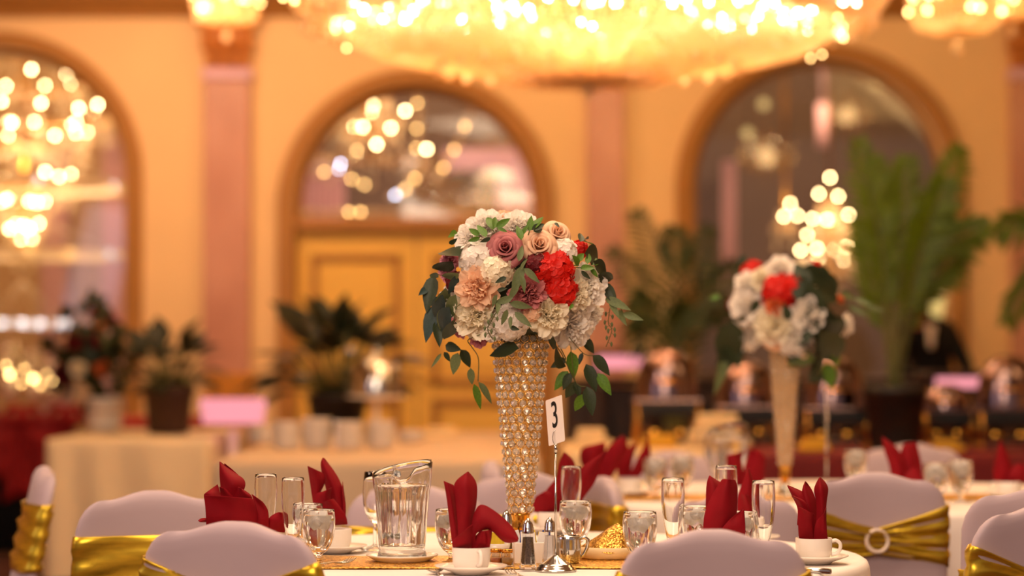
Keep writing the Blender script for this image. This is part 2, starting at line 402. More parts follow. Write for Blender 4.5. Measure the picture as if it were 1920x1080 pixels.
prof = [(0, wz(33)), (-.04, wz(33)), (-.05, wz(26)), (-.12, wz(20)), (-.16, wz(10)), (-.26, wz(2)), (-.28, wz(-14)), (-.38, wz(-30)), (-.40, wz(-60)), (0, wz(-70))]
vs = [(x, WY+y, z) for x in (-7, 7) for y, z in prof]; n = len(prof)
m.add(vs, [(i, i+1, n+i+1, n+i) for i in range(n-1)]); struct(build('trim_5', m, K['trim'], smooth=False))
m = M(); box(m, (0, WY-.02, .1), (14, .06, .2), .01); struct(build('baseboard_far', m, K['trim'], smooth=False))
K['dimglow'] = glow('dim_globe', (.86, .72, .46), 1.4)
# the room behind the glass
m = M(); box(m, (-4.9, 22.6, 2.2), (3.6, .1, 4.4)); struct(build('wall_foyer_left', m, K['back2'], smooth=False))
m = M(); box(m, (1.95, 22.6, 2.2), (10.1, .1, 4.4)); struct(build('wall_foyer_back', m, K['back'], smooth=False))
m = M(); box(m, (0, 20.5, 4.45), (14, 4.3, .1)); struct(build('ceiling_foyer', m, K['back'], smooth=False))
for x, nm in ((-7, 'left'), (-2.6, 'partition'), (7, 'right')):
    m = M(); box(m, (x, 20.5, 2.2), (.1, 4.1, 4.4)); struct(build('wall_foyer_side_'+nm, m, K['back'], smooth=False))
def curtain(x0, x1, z0, z1, y, label, mt='curtain', fold=.03, folds=8):
    m = M(); n = folds*6
    grid(m, lambda u, v: (x0+(x1-x0)*u, y-fold*math.sin(2*PI*folds*u)*(1.1-.3*v), z0+(z1-z0)*v), n, 4)
    return tag(solid(build('curtain', m, K[mt]), .01), label, 'curtain')
def fxp(px, Y): return XX(px, Y, 2)
curtain(fxp(186, 22), fxp(262, 22), .01, 3.3, 22.2, 'pink curtain hanging behind the left arch near its right edge')
curtain(fxp(70, 22), fxp(120, 22), .01, 3.3, 22.2, 'mauve pink curtain hanging behind the left arch below its chandelier')
curtain(fxp(560, 22), fxp(645, 22), .01, W(0, 305, 22).z, 22.1, 'pale pink curtain standing for a band of ceiling light behind the left corner of the window over the door')  # lavender ceiling light put in as a pink curtain
curtain(fxp(1357, 22), fxp(1381, 22), .01, W(0, 300, 22).z, 22.1, 'narrow pink curtain behind the left side of the right arch', folds=3)
m = M(); tube(m, [(0, 0, 0), (0, 0, -.38)], .055, 12)
p = W(1543, 195, 21); tube(m, [(0, 0, 0), (0, 0, 4.4-p.z)], .006, 5); tag(build('reflection_tube', m, K['curtain'], None, loc=p), 'pink tube standing for a reflection, hanging behind the top of the right arch', 'reflection')  # pink reflection of the chandelier suspension, built as a tube
for k, (px, py, lb) in enumerate(((1432, 195, 'dim round glint globe high behind the left of the right arch'), (1402, 250, 'dim round glint globe lower left behind the right arch'), (1645, 156, 'dim round glint globe behind the top right of the right arch'))):
    p = W(px, py, 21.2); t = thing('glint_globe', lb, 'lamp', p); m = M(); ball(m, (0, 0, 0), .045, 12, 8); build('globe', m, K['dimglow'], t); m = M(); tube(m, [(0, 0, .04), (0, 0, 4.4-p.z)], .004, 5); build('cord', m, K['black'], t)  # reflected glints, put in as dim glowing globes on cords
m = M(); box(m, (fxp(940, 22), 22.3, W(0, 296, 22).z), (1.05, .3, .20), .02)
tag(build('lilac_light_box', m, K['lilac'], smooth=False), 'box coloured as lilac ceiling light behind the right side of the window over the door', 'light band')  # lavender LED light put into the colour of a box
m = M(); box(m, (fxp(975, 22), 22.25, W(0, 362, 22).z), (.42, .2, .46), .02)
tag(build('wall_panel', m, K['lilac'], smooth=False), 'panel coloured as pale lilac light low behind the right side of the window over the door', 'panel')  # pink lit wall, the light put into the panel colour
# foyer light
lamp('foyer_chandelier_light', 'POINT', (-3.9, 20.3, 3.1), 105, (1, .66, .38), .3)
lamp('foyer_chandelier_light', 'POINT', (-.9, 20.4, 3.6), 110, (1, .66, .50), .3)
lamp('foyer_chandelier_light', 'POINT', (2.6, 20.4, 3.6), 80, (1, .68, .46), .3)

# ================================================================ CHANDELIERS
bulb_m = M(); ball(bulb_m, (0, 0, 0), 1, 10, 6, 1.25)
bulb_me = {}
def bulb(parent, p, r, mt):
    k = mt
    if k not in bulb_me:
        o = build('bulb', bulb_m, K[mt], parent); bulb_me[k] = o
    else: o = inst(bulb_me[k], 'bulb', parent)
    o.location = p; o.scale = (r, r, r); return o
drop_m = M(); lathe(drop_m, [(0, -1.6), (.45, -1.35), (.7, -.9), (.5, -.2), (.12, .55), (0, .7)], 8)
drop_src = {}
def drop(parent, p, r, mt='crystalw'):
    if mt not in drop_src: o = build('crystal_drop', drop_m, K[mt], parent, smooth=False); drop_src[mt] = o
    else: o = inst(drop_src[mt], 'crystal_drop', parent)
    o.location = p; o.scale = (r,)*3; return o
def strand(m, pts, step, r, jit=.0):
    L = 0; pts = [Vector(p) for p in pts]; acc = 0
    for a, b in zip(pts, pts[1:]):
        d = (b-a).length
        while acc <= d and d > 1e-6:
            p = a+(b-a)*(acc/d); q = r*rnd.uniform(.8, 1.15)
            octa(m, (p.x+rnd.uniform(-jit, jit), p.y+rnd.uniform(-jit, jit), p.z+rnd.uniform(-jit, jit)), q, 1.1); acc += step
        acc -= d
# --- great bowl chandelier
GY = 11.6; g0 = W(1103, 0, GY)
t = thing('bowl_chandelier', 'huge two tier crystal bowl chandelier glowing across the top of the room', 'chandelier', (g0.x, GY, 0))
Zp = lambda py: W(960, py, GY).z
S = GY/F
R1, R2 = 566*S, 462*S
m = M()
for R, z in ((R1, Zp(-60)), (R1*.98, Zp(0)), (R2*1.0, Zp(35)), (R2*.7, Zp(-150))): torus(m, (0, 0, z), R*.97, .016, 72, 6)
for i in range(12):
    a = 2*PI*i/12; tube(m, [(0, 0, Zp(-330)), (R2*.7*math.cos(a), R2*.7*math.sin(a), Zp(-150)), (R1*.95*math.cos(a), R1*.95*math.sin(a), Zp(-60))], .012, 5)
build('frame_ring', m, K['brass'], t)
m = M(); tube(m, [(0, 0, Zp(-330)), (0, 0, CEIL)], .03, 8); lathe(m, [(0, CEIL-.12), (.1, CEIL-.1), (.22, CEIL-.02), (.22, CEIL)], 20); build('stem', m, K['brass'], t)
def bowl_strands(n, P, step, r):
    m = M()
    for i in range(n):
        a = 2*PI*(i+.5)/n; c, s = math.cos(a), math.sin(a); sw = abs(math.sin(a*10))
        pts = [spl(P, k/30) for k in range(31)]; strand(m, [(p[0]*c, p[0]*s, p[1]-.05*sw*max(0, 1-abs(k/30-.82)/.18)) for k, p in enumerate(pts)], step, r, .004)
    o = build('crystal_strands', m, K['crystal'], t, smooth=False, recalc=False); o['kind'] = 'stuff'
bowl_strands(270, [(R2*.72, Zp(-160)), (R1*.90, Zp(-105)), (R1, Zp(-50)), (R1*.99, Zp(0)), (R1*.95, Zp(28)), (R1*.88, Zp(40)), (R1*.80, Zp(38))], .026, .0125)
bowl_strands(250, [(R2*1.02, Zp(0)), (R2*1.0, Zp(48)), (R2*.96, Zp(78)), (R2*.86, Zp(98)), (R2*.62, Zp(116)), (R2*.42, Zp(128)), (R2*.2, Zp(139)), (.02, Zp(148))], .026, .0125)
bowl_strands(80, [(R2*.84, Zp(-10)), (R2*.82, Zp(40)), (R2*.74, Zp(72)), (R2*.5, Zp(96)), (R2*.25, Zp(112)), (.02, Zp(120))], .030, .0125)
for i in range(26):
    a = 2*PI*i/26+.1; drop(t, (R2*.62*math.cos(a), R2*.62*math.sin(a), Zp(122)), .028, 'crystal')
for i in range(44):
    a = 2*PI*i/44; drop(t, (R1*.95*math.cos(a), R1*.95*math.sin(a), Zp(42)), .028, 'crystal')
drop(t, (0, 0, Zp(156)), .045, 'crystal')
rb = random.Random(11)
for i in range(120):
    a = 2*PI*i*.618+rb.uniform(-.1, .1); rr = R1*math.sqrt(rb.uniform(.03, .78)); z = Zp(34+rb.uniform(-16, 16))
    bulb(t, (rr*math.cos(a), rr*math.sin(a), z), rb.choice([.012, .014, .011]), 'bulbw')
for i in range(60):
    a = 2*PI*rb.random(); bulb(t, (R2*1.03*math.cos(a), R2*1.03*math.sin(a), Zp(rb.uniform(30, 90))), .006, 'bulbf')
for i in range(24):
    a = 2*PI*i/24+.1; bulb(t, (R1*1.01*math.cos(a), R1*1.01*math.sin(a), Zp(rb.uniform(-30, 34))), .008, 'bulbf')
for i in range(3):
    a = 2*PI*i/3+.5; lamp('bowl_chandelier_glow', 'POINT', (g0.x+.62*math.cos(a), GY+.62*math.sin(a), Zp(30)), 100, (1, .65, .35), .25)
# --- small bowl chandeliers
def bowl_small(name, label, px, py, Y, R, ztop, nb, seed, power=14, drops=10):
    p = W(px, py, Y); t = thing(name, label, 'chandelier', (p.x, Y, 0)); r_ = random.Random(seed)
    m = M(); torus(m, (0, 0, p.z+R*.9), R*.98, .012, 36, 6); torus(m, (0, 0, p.z+R*.45), R*.85, .01, 36, 6); build('frame_ring', m, K['brass'], t)
    m = M(); tube(m, [(0, 0, p.z+R*.9), (0, 0, CEIL)], .014, 6)
    for i in range(6):
        a = PI*i/3; tube(m, [(R*.97*math.cos(a), R*.97*math.sin(a), p.z+R*.9), (0, 0, p.z+R*1.6)], .008, 5)
    build('stem', m, K['brass'], t)
    m = M(); n = int(R*190)
    for i in range(n):
        a = 2*PI*i/n; c, s = math.cos(a), math.sin(a)
        P = [(R*.98, p.z+R*.9), (R, p.z+R*.6), (R*.92, p.z+R*.3), (R*.7, p.z+R*.08), (R*.35, p.z+R*.02), (.01, p.z)]
        strand(m, [(q[0]*c, q[0]*s, q[1]) for q in [spl(P, k/16) for k in range(17)]], .026, .0125, .003)
    o = build('crystal_strands', m, K['crystal'], t, smooth=False, recalc=False); o['kind'] = 'stuff'
    for i in range(drops):
        a = 2*PI*i/drops; drop(t, (R*.9*math.cos(a), R*.9*math.sin(a), p.z+R*.2), .022, 'crystal')
    drop(t, (0, 0, p.z-.06), .04, 'crystal')
    for i in range(nb):
        a = r_.uniform(0, 2*PI); bulb(t, (R*1.01*math.cos(a), R*1.01*math.sin(a), p.z+R*r_.uniform(.3, 1.0)), .011, 'bulbf')
    for i in range(nb//3):
        a = r_.uniform(PI, 2*PI); bulb(t, (R*.7*math.cos(a), R*.7*math.sin(a), p.z+R*r_.uniform(.75, 1.2)), .013, 'bulb')
    lamp(name+'_glow', 'POINT', (p.x, Y, p.z+R*.5), power, (1, .62, .27), .08)
    return t
bowl_small('bowl_chandelier', 'small crystal bowl chandelier in front of the left marble pilaster', 425, 44, 15.4, .21, 4, 14, 3, 8, 8)
t = bowl_small('bowl_chandelier', 'crystal bowl chandelier at the top right corner with drops hanging below', 1795, 62, 13.2, .26, 4, 18, 5, 9, 10)
t2 = bowl_small('bowl_chandelier', 'smaller crystal bowl chandelier cut by the right edge at the top', 1898, 32, 14.6, .20, 4, 10, 9, 6, 8)
# --- tiered chandeliers behind the glass
def tiered(label, px, Y, tiers, ropes, top, seed, power, rings=(), bulbmat='bulb', br=.014):
    """tiers: (py, radius px, bulbs); ropes: bead swags from tier to tier; rings: plain crystal hoops (py, radius px)"""
    c = W(px, 300, Y); t = thing('tiered_chandelier', label, 'chandelier', (c.x, Y, 0)); s = Y/F; r_ = random.Random(seed)
    z = lambda py: W(960, py, Y).z
    m = M(); tube(m, [(0, 0, z(tiers[-1][0])), (0, 0, 4.4)], .012, 6)
    for py, rp, nb in tiers:
        lathe(m, [(.0, z(py)-.03), (.03, z(py)), (.012, z(py)+.03)], 10)
    build('stem', m, K['brass'], t)
    for py, rp, nb in tiers:
        m = M(); torus(m, (0, 0, z(py)), rp*s, .008, 40, 5)
        for i in range(max(nb//2, 3)):
            a = 2*PI*i/max(nb//2, 3); R = rp*s
            tube(m, [(0, 0, z(py)-.04), (R*.45*math.cos(a), R*.45*math.sin(a), z(py)-.08), (R*math.cos(a), R*math.sin(a), z(py))], .007, 5)
        build('tier_ring', m, K['brass'], t)
        for i in range(nb):
            a = 2*PI*(i+r_.uniform(-.25, .25))/nb; R = rp*s; h = r_.uniform(.03, .09)
            bulb(t, (R*math.cos(a), R*math.sin(a), z(py)+h), br, bulbmat)
        m = M(); n = max(10, int(rp*s*90))
        for i in range(n):
            a = 2*PI*i/n; R = rp*s; L = r_.choice([.06, .1, .14]); strand(m, [(R*math.cos(a), R*math.sin(a), z(py)-.01), (R*math.cos(a), R*math.sin(a), z(py)-L)], .024, .011)
        for a_, b_ in zip(tiers, tiers[1:]):
            if a_[0] == py:
                n = ropes
                for i in range(n):
                    a = 2*PI*i/n; R0, R1_ = a_[1]*s, b_[1]*s
                    pts = [((R0+(R1_-R0)*k/8)*math.cos(a), (R0+(R1_-R0)*k/8)*math.sin(a), z(a_[0])+(z(b_[0])-z(a_[0]))*k/8-.08*math.sin(PI*k/8)) for k in range(9)]
                    strand(m, pts, .03, .011)
        o = build('crystal_strands', m, K['crystalw'], t, smooth=False, recalc=False); o['kind'] = 'stuff'
        for i in range(max(4, nb)):
            a = 2*PI*(i+.5)/max(4, nb); drop(t, (rp*s*math.cos(a), rp*s*math.sin(a), z(py)-.16), .026, 'crystalw')
    for py, rp in rings:
        m = M(); R = rp*s; torus(m, (0, 0, z(py)), R, .028, 40, 6)
        for i in range(6): tube(m, [(R*math.cos(PI*i/3), R*math.sin(PI*i/3), z(py)), (0, 0, z(py)+.35)], .005, 4)
        build('crystal_hoop', m, K['crystalw'], t)
        for i in range(14):
            a = 2*PI*(i+r_.uniform(-.3, .3))/14; bulb(t, (R*1.02*math.cos(a), R*1.02*math.sin(a), z(py)), .012 if py > 600 else .0075, 'sparkb' if py > 600 else r_.choice(['bulbf', 'sparkb', 'bulbf']))  # hoop sparkles, put in as small glowing beads
    lamp('tiered_chandelier_glow', 'POINT', (c.x, Y-.02, z(tiers[len(tiers)//2][0])+.12), power, (1, .66, .34), .15)
    return t
tiered('big crystal chandelier with many bulbs seen through the left arch window', 45, 19.6,
       [(100, 70, 5), (160, 110, 9), (222, 165, 16), (258, 120, 9), (345, 95, 6), (395, 40, 6), (440, 30, 5), (462, 18, 3)], 16, 40, 21, 45,
       rings=[(352, 190), (478, 180), (607, 80)], br=.0125)
tiered('crystal chandelier with bulbs and swags seen through the window over the door', 690, 19.6,
       [(185, 40, 3), (222, 70, 5), (250, 45, 3), (292, 110, 4)], 10, 120, 33, 14, rings=[], br=.0125)
tiered('cone shaped tiered chandelier glowing behind the bouquet of the second table', 1555, 19.3,
       [(350, 4, 1), (382, 20, 2), (422, 36, 4), (455, 48, 2), (482, 56, 6), (508, 30, 2)], 16, 60, 43, 14, br=.0105)
tiered('small two bulb crystal light behind the right arch left of the cone chandelier', 1472, 19.8,
       [(395, 10, 1), (424, 24, 3)], 6, 60, 47, 4, br=.0105)
# crystal arms behind the transom
rr = random.Random(5)
Y = 18.7
for i, (x0, y0, x1, y1) in enumerate(((588, 330, 690, 262), (730, 370, 790, 318), (818, 335, 885, 205), (620, 300, 700, 350), (783, 160, 781, 300))):
    a = W(x0, y0, Y+.1*i); b = W(x1, y1, Y+.25+.1*i)
    t = thing('crystal_swag', ('crystal swag rising to the chandelier at the left of the window over the door', 'short curved crystal swag low in the middle of the window over the door',
               'crystal swag slanting up at the right of the window over the door', 'crystal swag slanting down at the left of the window over the door',
               'crystal rope hanging straight down the middle of the window over the door')[i], 'crystal swag', a)
    m = M(); d = b-a
    pts = [d*(k/10)+Vector((0, 0, -.05*math.sin(PI*k/10))) for k in range(11)]
    strand(m, pts, .03, .024, .006); tube(m, pts, .006, 4)
    tube(m, [(d.x, d.y, d.z), (d.x, d.y, 4.4-a.z)], .004, 4)
    o = build('crystal_strands', m, K['crystalw'], t, smooth=False, recalc=False); o['kind'] = 'stuff'
    for k in range(3):
        q = pts[int(2+3*k)]; bulb(t, (q.x, q.y-.05, q.z), .009, rr.choice(['bulbf', 'sparkb', 'bulbf']))
t = thing('crystal_hoop', 'long crystal rope lying along the sill of the window over the door', 'crystal swag', W(552, 398, 18.26))
m = M(); a = W(556, 402, 18.26); b = W(1003, 402, 18.26); strand(m, [(0, 0, 0), b-a], .035, .028, .004); o = build('crystal_strands', m, K['crystalw'], t, smooth=False, recalc=False); o['kind'] = 'stuff'
for k in (.03, .23, .28): bulb(t, (b-a)*k+Vector((0, -.04, 0)), .009, 'bulbf')
# ================================================================ TABLES, BUFFET AND PLANTS IN THE BACKGROUND
def rect_table(name, label, x0, x1, y0, y1, ztop, clothlabel, mt, fold=.02, folds=14, drop=None, group=None):
    """folding table under a long cloth"""
    cx, cy = (x0+x1)/2, (y0+y1)/2
    t = thing(name, label, 'table', (cx, cy, 0))
    m = M(); box(m, (0, 0, ztop-.025), (x1-x0-.02, y1-y0-.02, .03), .006); build('tabletop', m, K['wood'], t, smooth=False)
    for sx in (-1, 1):
        for sy in (-1, 1):
            m = M(); X_, Y_ = sx*((x1-x0)/2-.12), sy*((y1-y0)/2-.12); tube(m, [(X_, Y_, 0), (X_, Y_, ztop-.04)], .018, 8); build('leg', m, K['black'], t)
    zb = .02 if drop is None else ztop-drop
    m = M(); w_, d_ = x1-x0, y1-y0; per = [];  n = 30
    def rim(off):
        P = []
        for i in range(4*n):
            s, u = divmod(i, n); u /= n
            a, b = ((-w_/2, -d_/2), (w_/2, -d_/2), (w_/2, d_/2), (-w_/2, d_/2))[s], ((w_/2, -d_/2), (w_/2, d_/2), (-w_/2, d_/2), (-w_/2, -d_/2))[s]
            nx, ny = ((0, -1), (1, 0), (0, 1), (-1, 0))[s]
            P.append((a[0]+(b[0]-a[0])*u+nx*off(i)*1, a[1]+(b[1]-a[1])*u+ny*off(i)))
        return P
    rows = []
    for (zz, o_, fa) in ((ztop+.004, -.03, 0), (ztop+.004, -.004, 0), (ztop-.004, .008, 0), (ztop-.04, .014, .15), ((ztop+zb)/2, .03, .7), (zb, .05, 1)):
        rows.append([(x, y, zz) for x, y in rim(lambda i: o_+fold*fa*math.sin(2*PI*i*folds/(4*n)+1.7*math.sin(i*.13)))])
    vs = [p for r in rows for p in r]; N_ = 4*n; fs = [tuple(range(N_))]
    for j in range(len(rows)-1):
        for i in range(N_): i2 = (i+1) % N_; fs.append((j*N_+i, j*N_+i2, (j+1)*N_+i2, (j+1)*N_+i))
    m.add(vs, fs); c = build('tablecloth', m, K[mt], None, loc=(cx, cy, 0)); tag(c, clothlabel, 'tablecloth')
    return t, c
# left cloth table, D 13.4
ya, yb = TY(823, .755), TY(806, .755)
xl0, xl1 = XX(88, ya), XX(388, ya)
rect_table('folding_table', 'folding table hidden under the ivory cloth at the left', xl0, xl1, ya, yb+.25, .75, 'ivory tablecloth on the left side table under the potted plant', 'ivory', .03, 12)
# long cloth table with the plate stacks, D 11.3
yc, yd = TY(866, .755), TY(808, .755)
xm0, xm1 = XX(400, yc), XX(1010, yc)
rect_table('folding_table', 'long folding table hidden under the beige cloth with plate stacks', xm0, xm1, yc, yd, .75, 'beige tablecloth on the long table carrying the plate stacks', 'beige', .015, 12)
# right buffet with maroon cloth
ye, yf = 11.0, 12.3
xr0, xr1 = XX(1415, ye), XX(2080, ye)
rect_table('buffet_table', 'buffet table hidden under the maroon cloth at the right', xr0, xr1, ye, yf, .745, 'maroon floor length tablecloth on the right buffet table', 'darkred', .02, 22)
# middle buffet (chafers behind the centre)
xq0, xq1 = XX(1064, 11.6), xr0-.17
rect_table('buffet_table', 'buffet table behind the second round table under a cream cloth', xq0, xq1, 11.5, 12.5, .745, 'cream tablecloth on the middle buffet below the big roll top dish', 'creamcloth', .02, 12)
# red swagged table at far left, D 14.6
y0 = 14.4; xa, xb = XX(-120, y0), XX(128, y0); ZR = W(0, 784, y0).z
t = thing('head_table', 'table dressed in red at the far left edge', 'table', ((xa+xb)/2, y0+.4, 0))
m = M(); box(m, (0, 0, ZR-.02), (xb-xa-.02, .78, .03), .005); build('tabletop', m, K['wood'], t, smooth=False)
for sx in (-1, 1):
    for sy in (-1, 1):
        m = M(); tube(m, [(sx*(xb-xa-.3)/2, sy*.3, 0), (sx*(xb-xa-.3)/2, sy*.3, ZR-.03)], .018, 8); build('leg', m, K['black'], t)
m = M(); grid(m, lambda u, v: (xa+(xb-xa)*u, y0+.05+.015*math.sin(60*u), ZR*v*.97+.02), 60, 3)
tag(solid(build('table_skirt', m, K['suit']), .006), 'black pleated table skirt under the red swags at far left', 'table skirt')
m = M(); grid(m, lambda u, v: (xa+(xb-xa)*u, y0-.01+.82*v, ZR+.006), 20, 4)
cl = solid(build('swag_cloth', m, K['redcloth']), .006); tag(cl, 'red satin swagged cloth over the far left table', 'tablecloth')
nsw = 3
for k in range(nsw):
    m = M(); a0, a1 = xa+(xb-xa)*k/nsw, xa+(xb-xa)*(k+1)/nsw
    def sw(u, v):
        sag = (.16+.20*v)*math.sin(PI*u)**.8; return (a0+(a1-a0)*u, y0-.02-.035*math.sin(PI*v)-.015*abs(math.sin(v*9)), ZR+.005-sag*v-.02*v)
    grid(m, sw, 18, 14); s_ = solid(build('swag', m, K['redcloth'], cl), .006)
for k in range(nsw+1):
    m = M(); a0 = xa+(xb-xa)*k/nsw
    grid(m, lambda u, v: (a0+(u-.5)*(.07+.16*v), y0-.05-.02*math.sin(u*14), ZR+.01-.46*v-.10*v*abs(u-.5)), 12, 8); solid(build('swag_tail', m, K['redcloth'], cl), .006)
    m = M(); ball(m, (a0, y0-.06, ZR), .05, 10, 6); torus(m, (a0-.05, y0-.06, ZR+.02), .045, .025, 12, 6, Matrix.Rotation(PI/2, 3, 'X')); torus(m, (a0+.05, y0-.06, ZR+.02), .045, .025, 12, 6, Matrix.Rotation(PI/2, 3, 'X')); build('bow', m, K['redcloth'], cl)
# second red table behind the ivory table (red shows between pots)
rect_table('side_table', 'low table with a red cloth behind the ivory table', XX(190, 15), XX(352, 15), 15.0, 15.7, W(0, 786, 15).z, 'red tablecloth glimpsed between the vase and the dark plant pot', 'redcloth', .02, 12)

# ---------------- leaves / plants
def leafmesh(wd=.32, curl=.25, n=6, fold=.18, tipw=.0, broad=.5):
    m = M()
    def fn(u, v):
        h = math.sin(PI*v**broad*.999)**.9*wd*.56+.003; x = (u-.5)*2*h
        return (x, v, fold*abs(x)-curl*v*v)
    grid(m, fn, 5, n); return m
def leafobj(parent, base, tip, up, mt, wd=.32, curl=.2, fold=.25, name='leaf', cache={}):
    b, t = Vector(base), Vector(tip); d = t-b; L = d.length
    key = (mt, round(wd, 2), round(curl, 1), fold)
    if key in cache: o = inst(cache[key], name, parent)
    else: o = build(name, leafmesh(wd, curl, 7, fold, broad=.72), K[mt], parent, recalc=False); cache[key] = o
    R = frame(d, up)
    o.matrix_local = Matrix.LocRotScale(b, R.to_quaternion(), Vector((L, L, L)))
    return o
def potted(name, label, px, pybase, pytop, wtop, Y, potmat, leaves, lmat, spread, hgt, seed, zb=None, ll=(.22, .34), wd=.3):
    r_ = random.Random(seed); s = Y/F; base = W(px, pybase, Y); h = (pybase-pytop)*s; rt = wtop*s/2
    t = thing(name, label, 'potted plant', (base.x, Y, base.z if zb is None else zb))
    m = M(); lathe(m, [(0, 0), (rt*.74, 0), (rt*.78, .01), (rt*.94, h*.82), (rt*1.0, h*.83), (rt*1.02, h), (rt*.92, h), (rt*.9, h*.88), (0, h*.88)], 28); build('pot', m, K[potmat], t)
    m = M(); lathe(m, [(0, h*.89), (rt*.5, h*.93), (rt*.89, h*.89)], 16); build('soil', m, K['soil'], t)
    for i in range(leaves):
        a = 2.4*i+r_.uniform(-.3, .3); k = (i+.5)/leaves; el = 1.45-1.25*k+r_.uniform(-.15, .15)
        L = hgt*(1-.35*k)*r_.uniform(.75, 1.05)
        d = Vector((math.cos(a)*math.cos(el)*spread, math.sin(a)*math.cos(el)*spread, math.sin(el)))
        p0 = Vector((math.cos(a)*rt*.25, math.sin(a)*rt*.25, h*.88)); p1 = p0+d*L*.62
        m = M(); tube(m, [p0, p0+d*L*.3+Vector((0, 0, .02)), p1], .006, 5)
        st_ = build('leaf_stalk', m, K['stem'], t)
        ll_ = r_.uniform(*ll); out = Vector((d.x*1.2, d.y*1.2, d.z*.55-.25*k))
        leafobj(st_, p1, p1+out.normalized()*ll_, (0, 0, 1) if el < 1.0 else (-d.x, -d.y-.4, .3), lmat, wd, .25)
    return t
potted('potted_plant', 'bushy dark leaved plant in a brown pot on the ivory table', 316, 811, 722, 98, 13.55, 'potb', 44, 'plantd', .95, .42, 4, zb=.758, ll=(.13, .22), wd=.5)
potted('potted_plant', 'large leaved dark plant in a wide black pot before the double door', 632, 812, 738, 116, 13.6, 'pot', 60, 'plantd', 1.0, .68, 8, zb=.758, ll=(.18, .29), wd=.5)
# ---------------- palms
def palm(label, px, Y, z0, rt, h, fronds, mt, potcol, seed, nleaf=20, llen=.26, width=.022):
    r_ = random.Random(seed); x0 = XX(px, Y, z0)
    t = thing('potted_palm', label, 'potted plant', (x0, Y, z0))
    if rt:
        m = M(); lathe(m, [(0, 0), (rt*.78, 0), (rt*.8, .01), (rt*.98, h*.85), (rt*1.04, h*.86), (rt*1.04, h), (rt*.94, h), (rt*.92, h*.9), (0, h*.9)], 28); build('pot', m, K[potcol], t)
        m = M(); lathe(m, [(0, h*.9), (rt*.9, h*.9)], 16); build('soil', m, K['soil'], t)
    for (mx, my, tx, ty, dy) in fronds:      # mid and tip of the frond, as photo pixels at the palm's distance
        p0 = Vector((r_.uniform(-.04, .04), r_.uniform(-.04, .04), h*.9 if rt else 0)); o_ = Vector((x0, Y, z0))
        pm, pt = W(mx, my, Y+dy*.6)-o_, W(tx, ty, Y+dy)-o_
        ctl = [p0, (p0+pm)/2+Vector((0, 0, .03)), pm, (pm+pt)/2+(Vector((0, 0, .05)) if pt.z < pm.z else Vector((0, 0, .02))), pt]
        pts = [Vector(spl([tuple(c) for c in ctl], k/16)) for k in range(17)]
        m = M(); tube(m, pts, [.011*(1-k/20) for k in range(17)], 5); fr = build('frond', m, K['stem'], t)
        lm = M(); side = Vector((0, -1, 0))
        for k in range(nleaf):
            v = .30+.70*k/(nleaf-1); p = Vector(spl([tuple(c) for c in ctl], v)); q = Vector(spl([tuple(c) for c in ctl], min(v+.03, 1)+.0001)); tan = (q-p)
            if tan.length < 1e-5: tan = pts[-1]-pts[-2]
            tan.normalize(); sd = tan.cross(Vector((.25, -1, .1))).normalized()
            for s in (-1, 1):
                L = llen*math.sin(PI*(.18+.72*(v-.3)/.7))*r_.uniform(.85, 1.1)
                d = (tan*.9+sd*s*.75+Vector((0, r_.uniform(-.35, .35), -.12))).normalized(); wv = d.cross(Vector((0, -1, .3))).normalized()*width
                a, b, c = p, p+d*L*.45, p+d*L+Vector((0, 0, -.18*L))
                lm.add([a-wv*.3, a+wv*.3, b+wv, b-wv, c], [(0, 1, 2, 3), (3, 2, 4)])
        build('leaflets', lm, K[mt], fr, smooth=False, recalc=False)['kind'] = 'stuff'
    return t
zb = .752
palm('tall green palm in a black pot on the right buffet', 1678, 11.5, zb, .15, .30,
     [(1655, 480, 1612, 268, -.1), (1690, 470, 1700, 300, .1), (1740, 450, 1800, 280, .2), (1740, 480, 1845, 425, 0), (1665, 470, 1640, 300, .2), (1720, 480, 1765, 400, -.2), (1720, 500, 1770, 340, -.3),
      (1645, 560, 1615, 420, .3), (1720, 560, 1800, 470, .1), (1670, 430, 1655, 330, .3)], 'palm', 'pot', 3, 24, .20, .0125)
palm('loose dark palm left of the second bouquet standing on the floor', 1265, 13.8, .0, .2, .42,
     [(1255, 560, 1195, 400, 0), (1280, 560, 1330, 430, .2), (1240, 600, 1150, 470, .1), (1300, 590, 1380, 500, -.1), (1270, 540, 1265, 430, .1), (1240, 620, 1190, 560, -.2), (1300, 620, 1370, 570, .2),
      (1220, 640, 1200, 620, 0), (1260, 640, 1290, 580, -.2)], 'palmd', 'potb', 6, 22, .21, .011)
palm('palm with one arching frond showing at the right edge', 2010, 12.6, .0, .2, .5,
     [(1960, 430, 1872, 432, 0), (1970, 500, 1890, 600, .1), (2040, 420, 2100, 380, 0), (2010, 400, 2000, 300, .1), (2060, 500, 2120, 520, .2)], 'palm', 'pot', 9, 22, .2, .012)
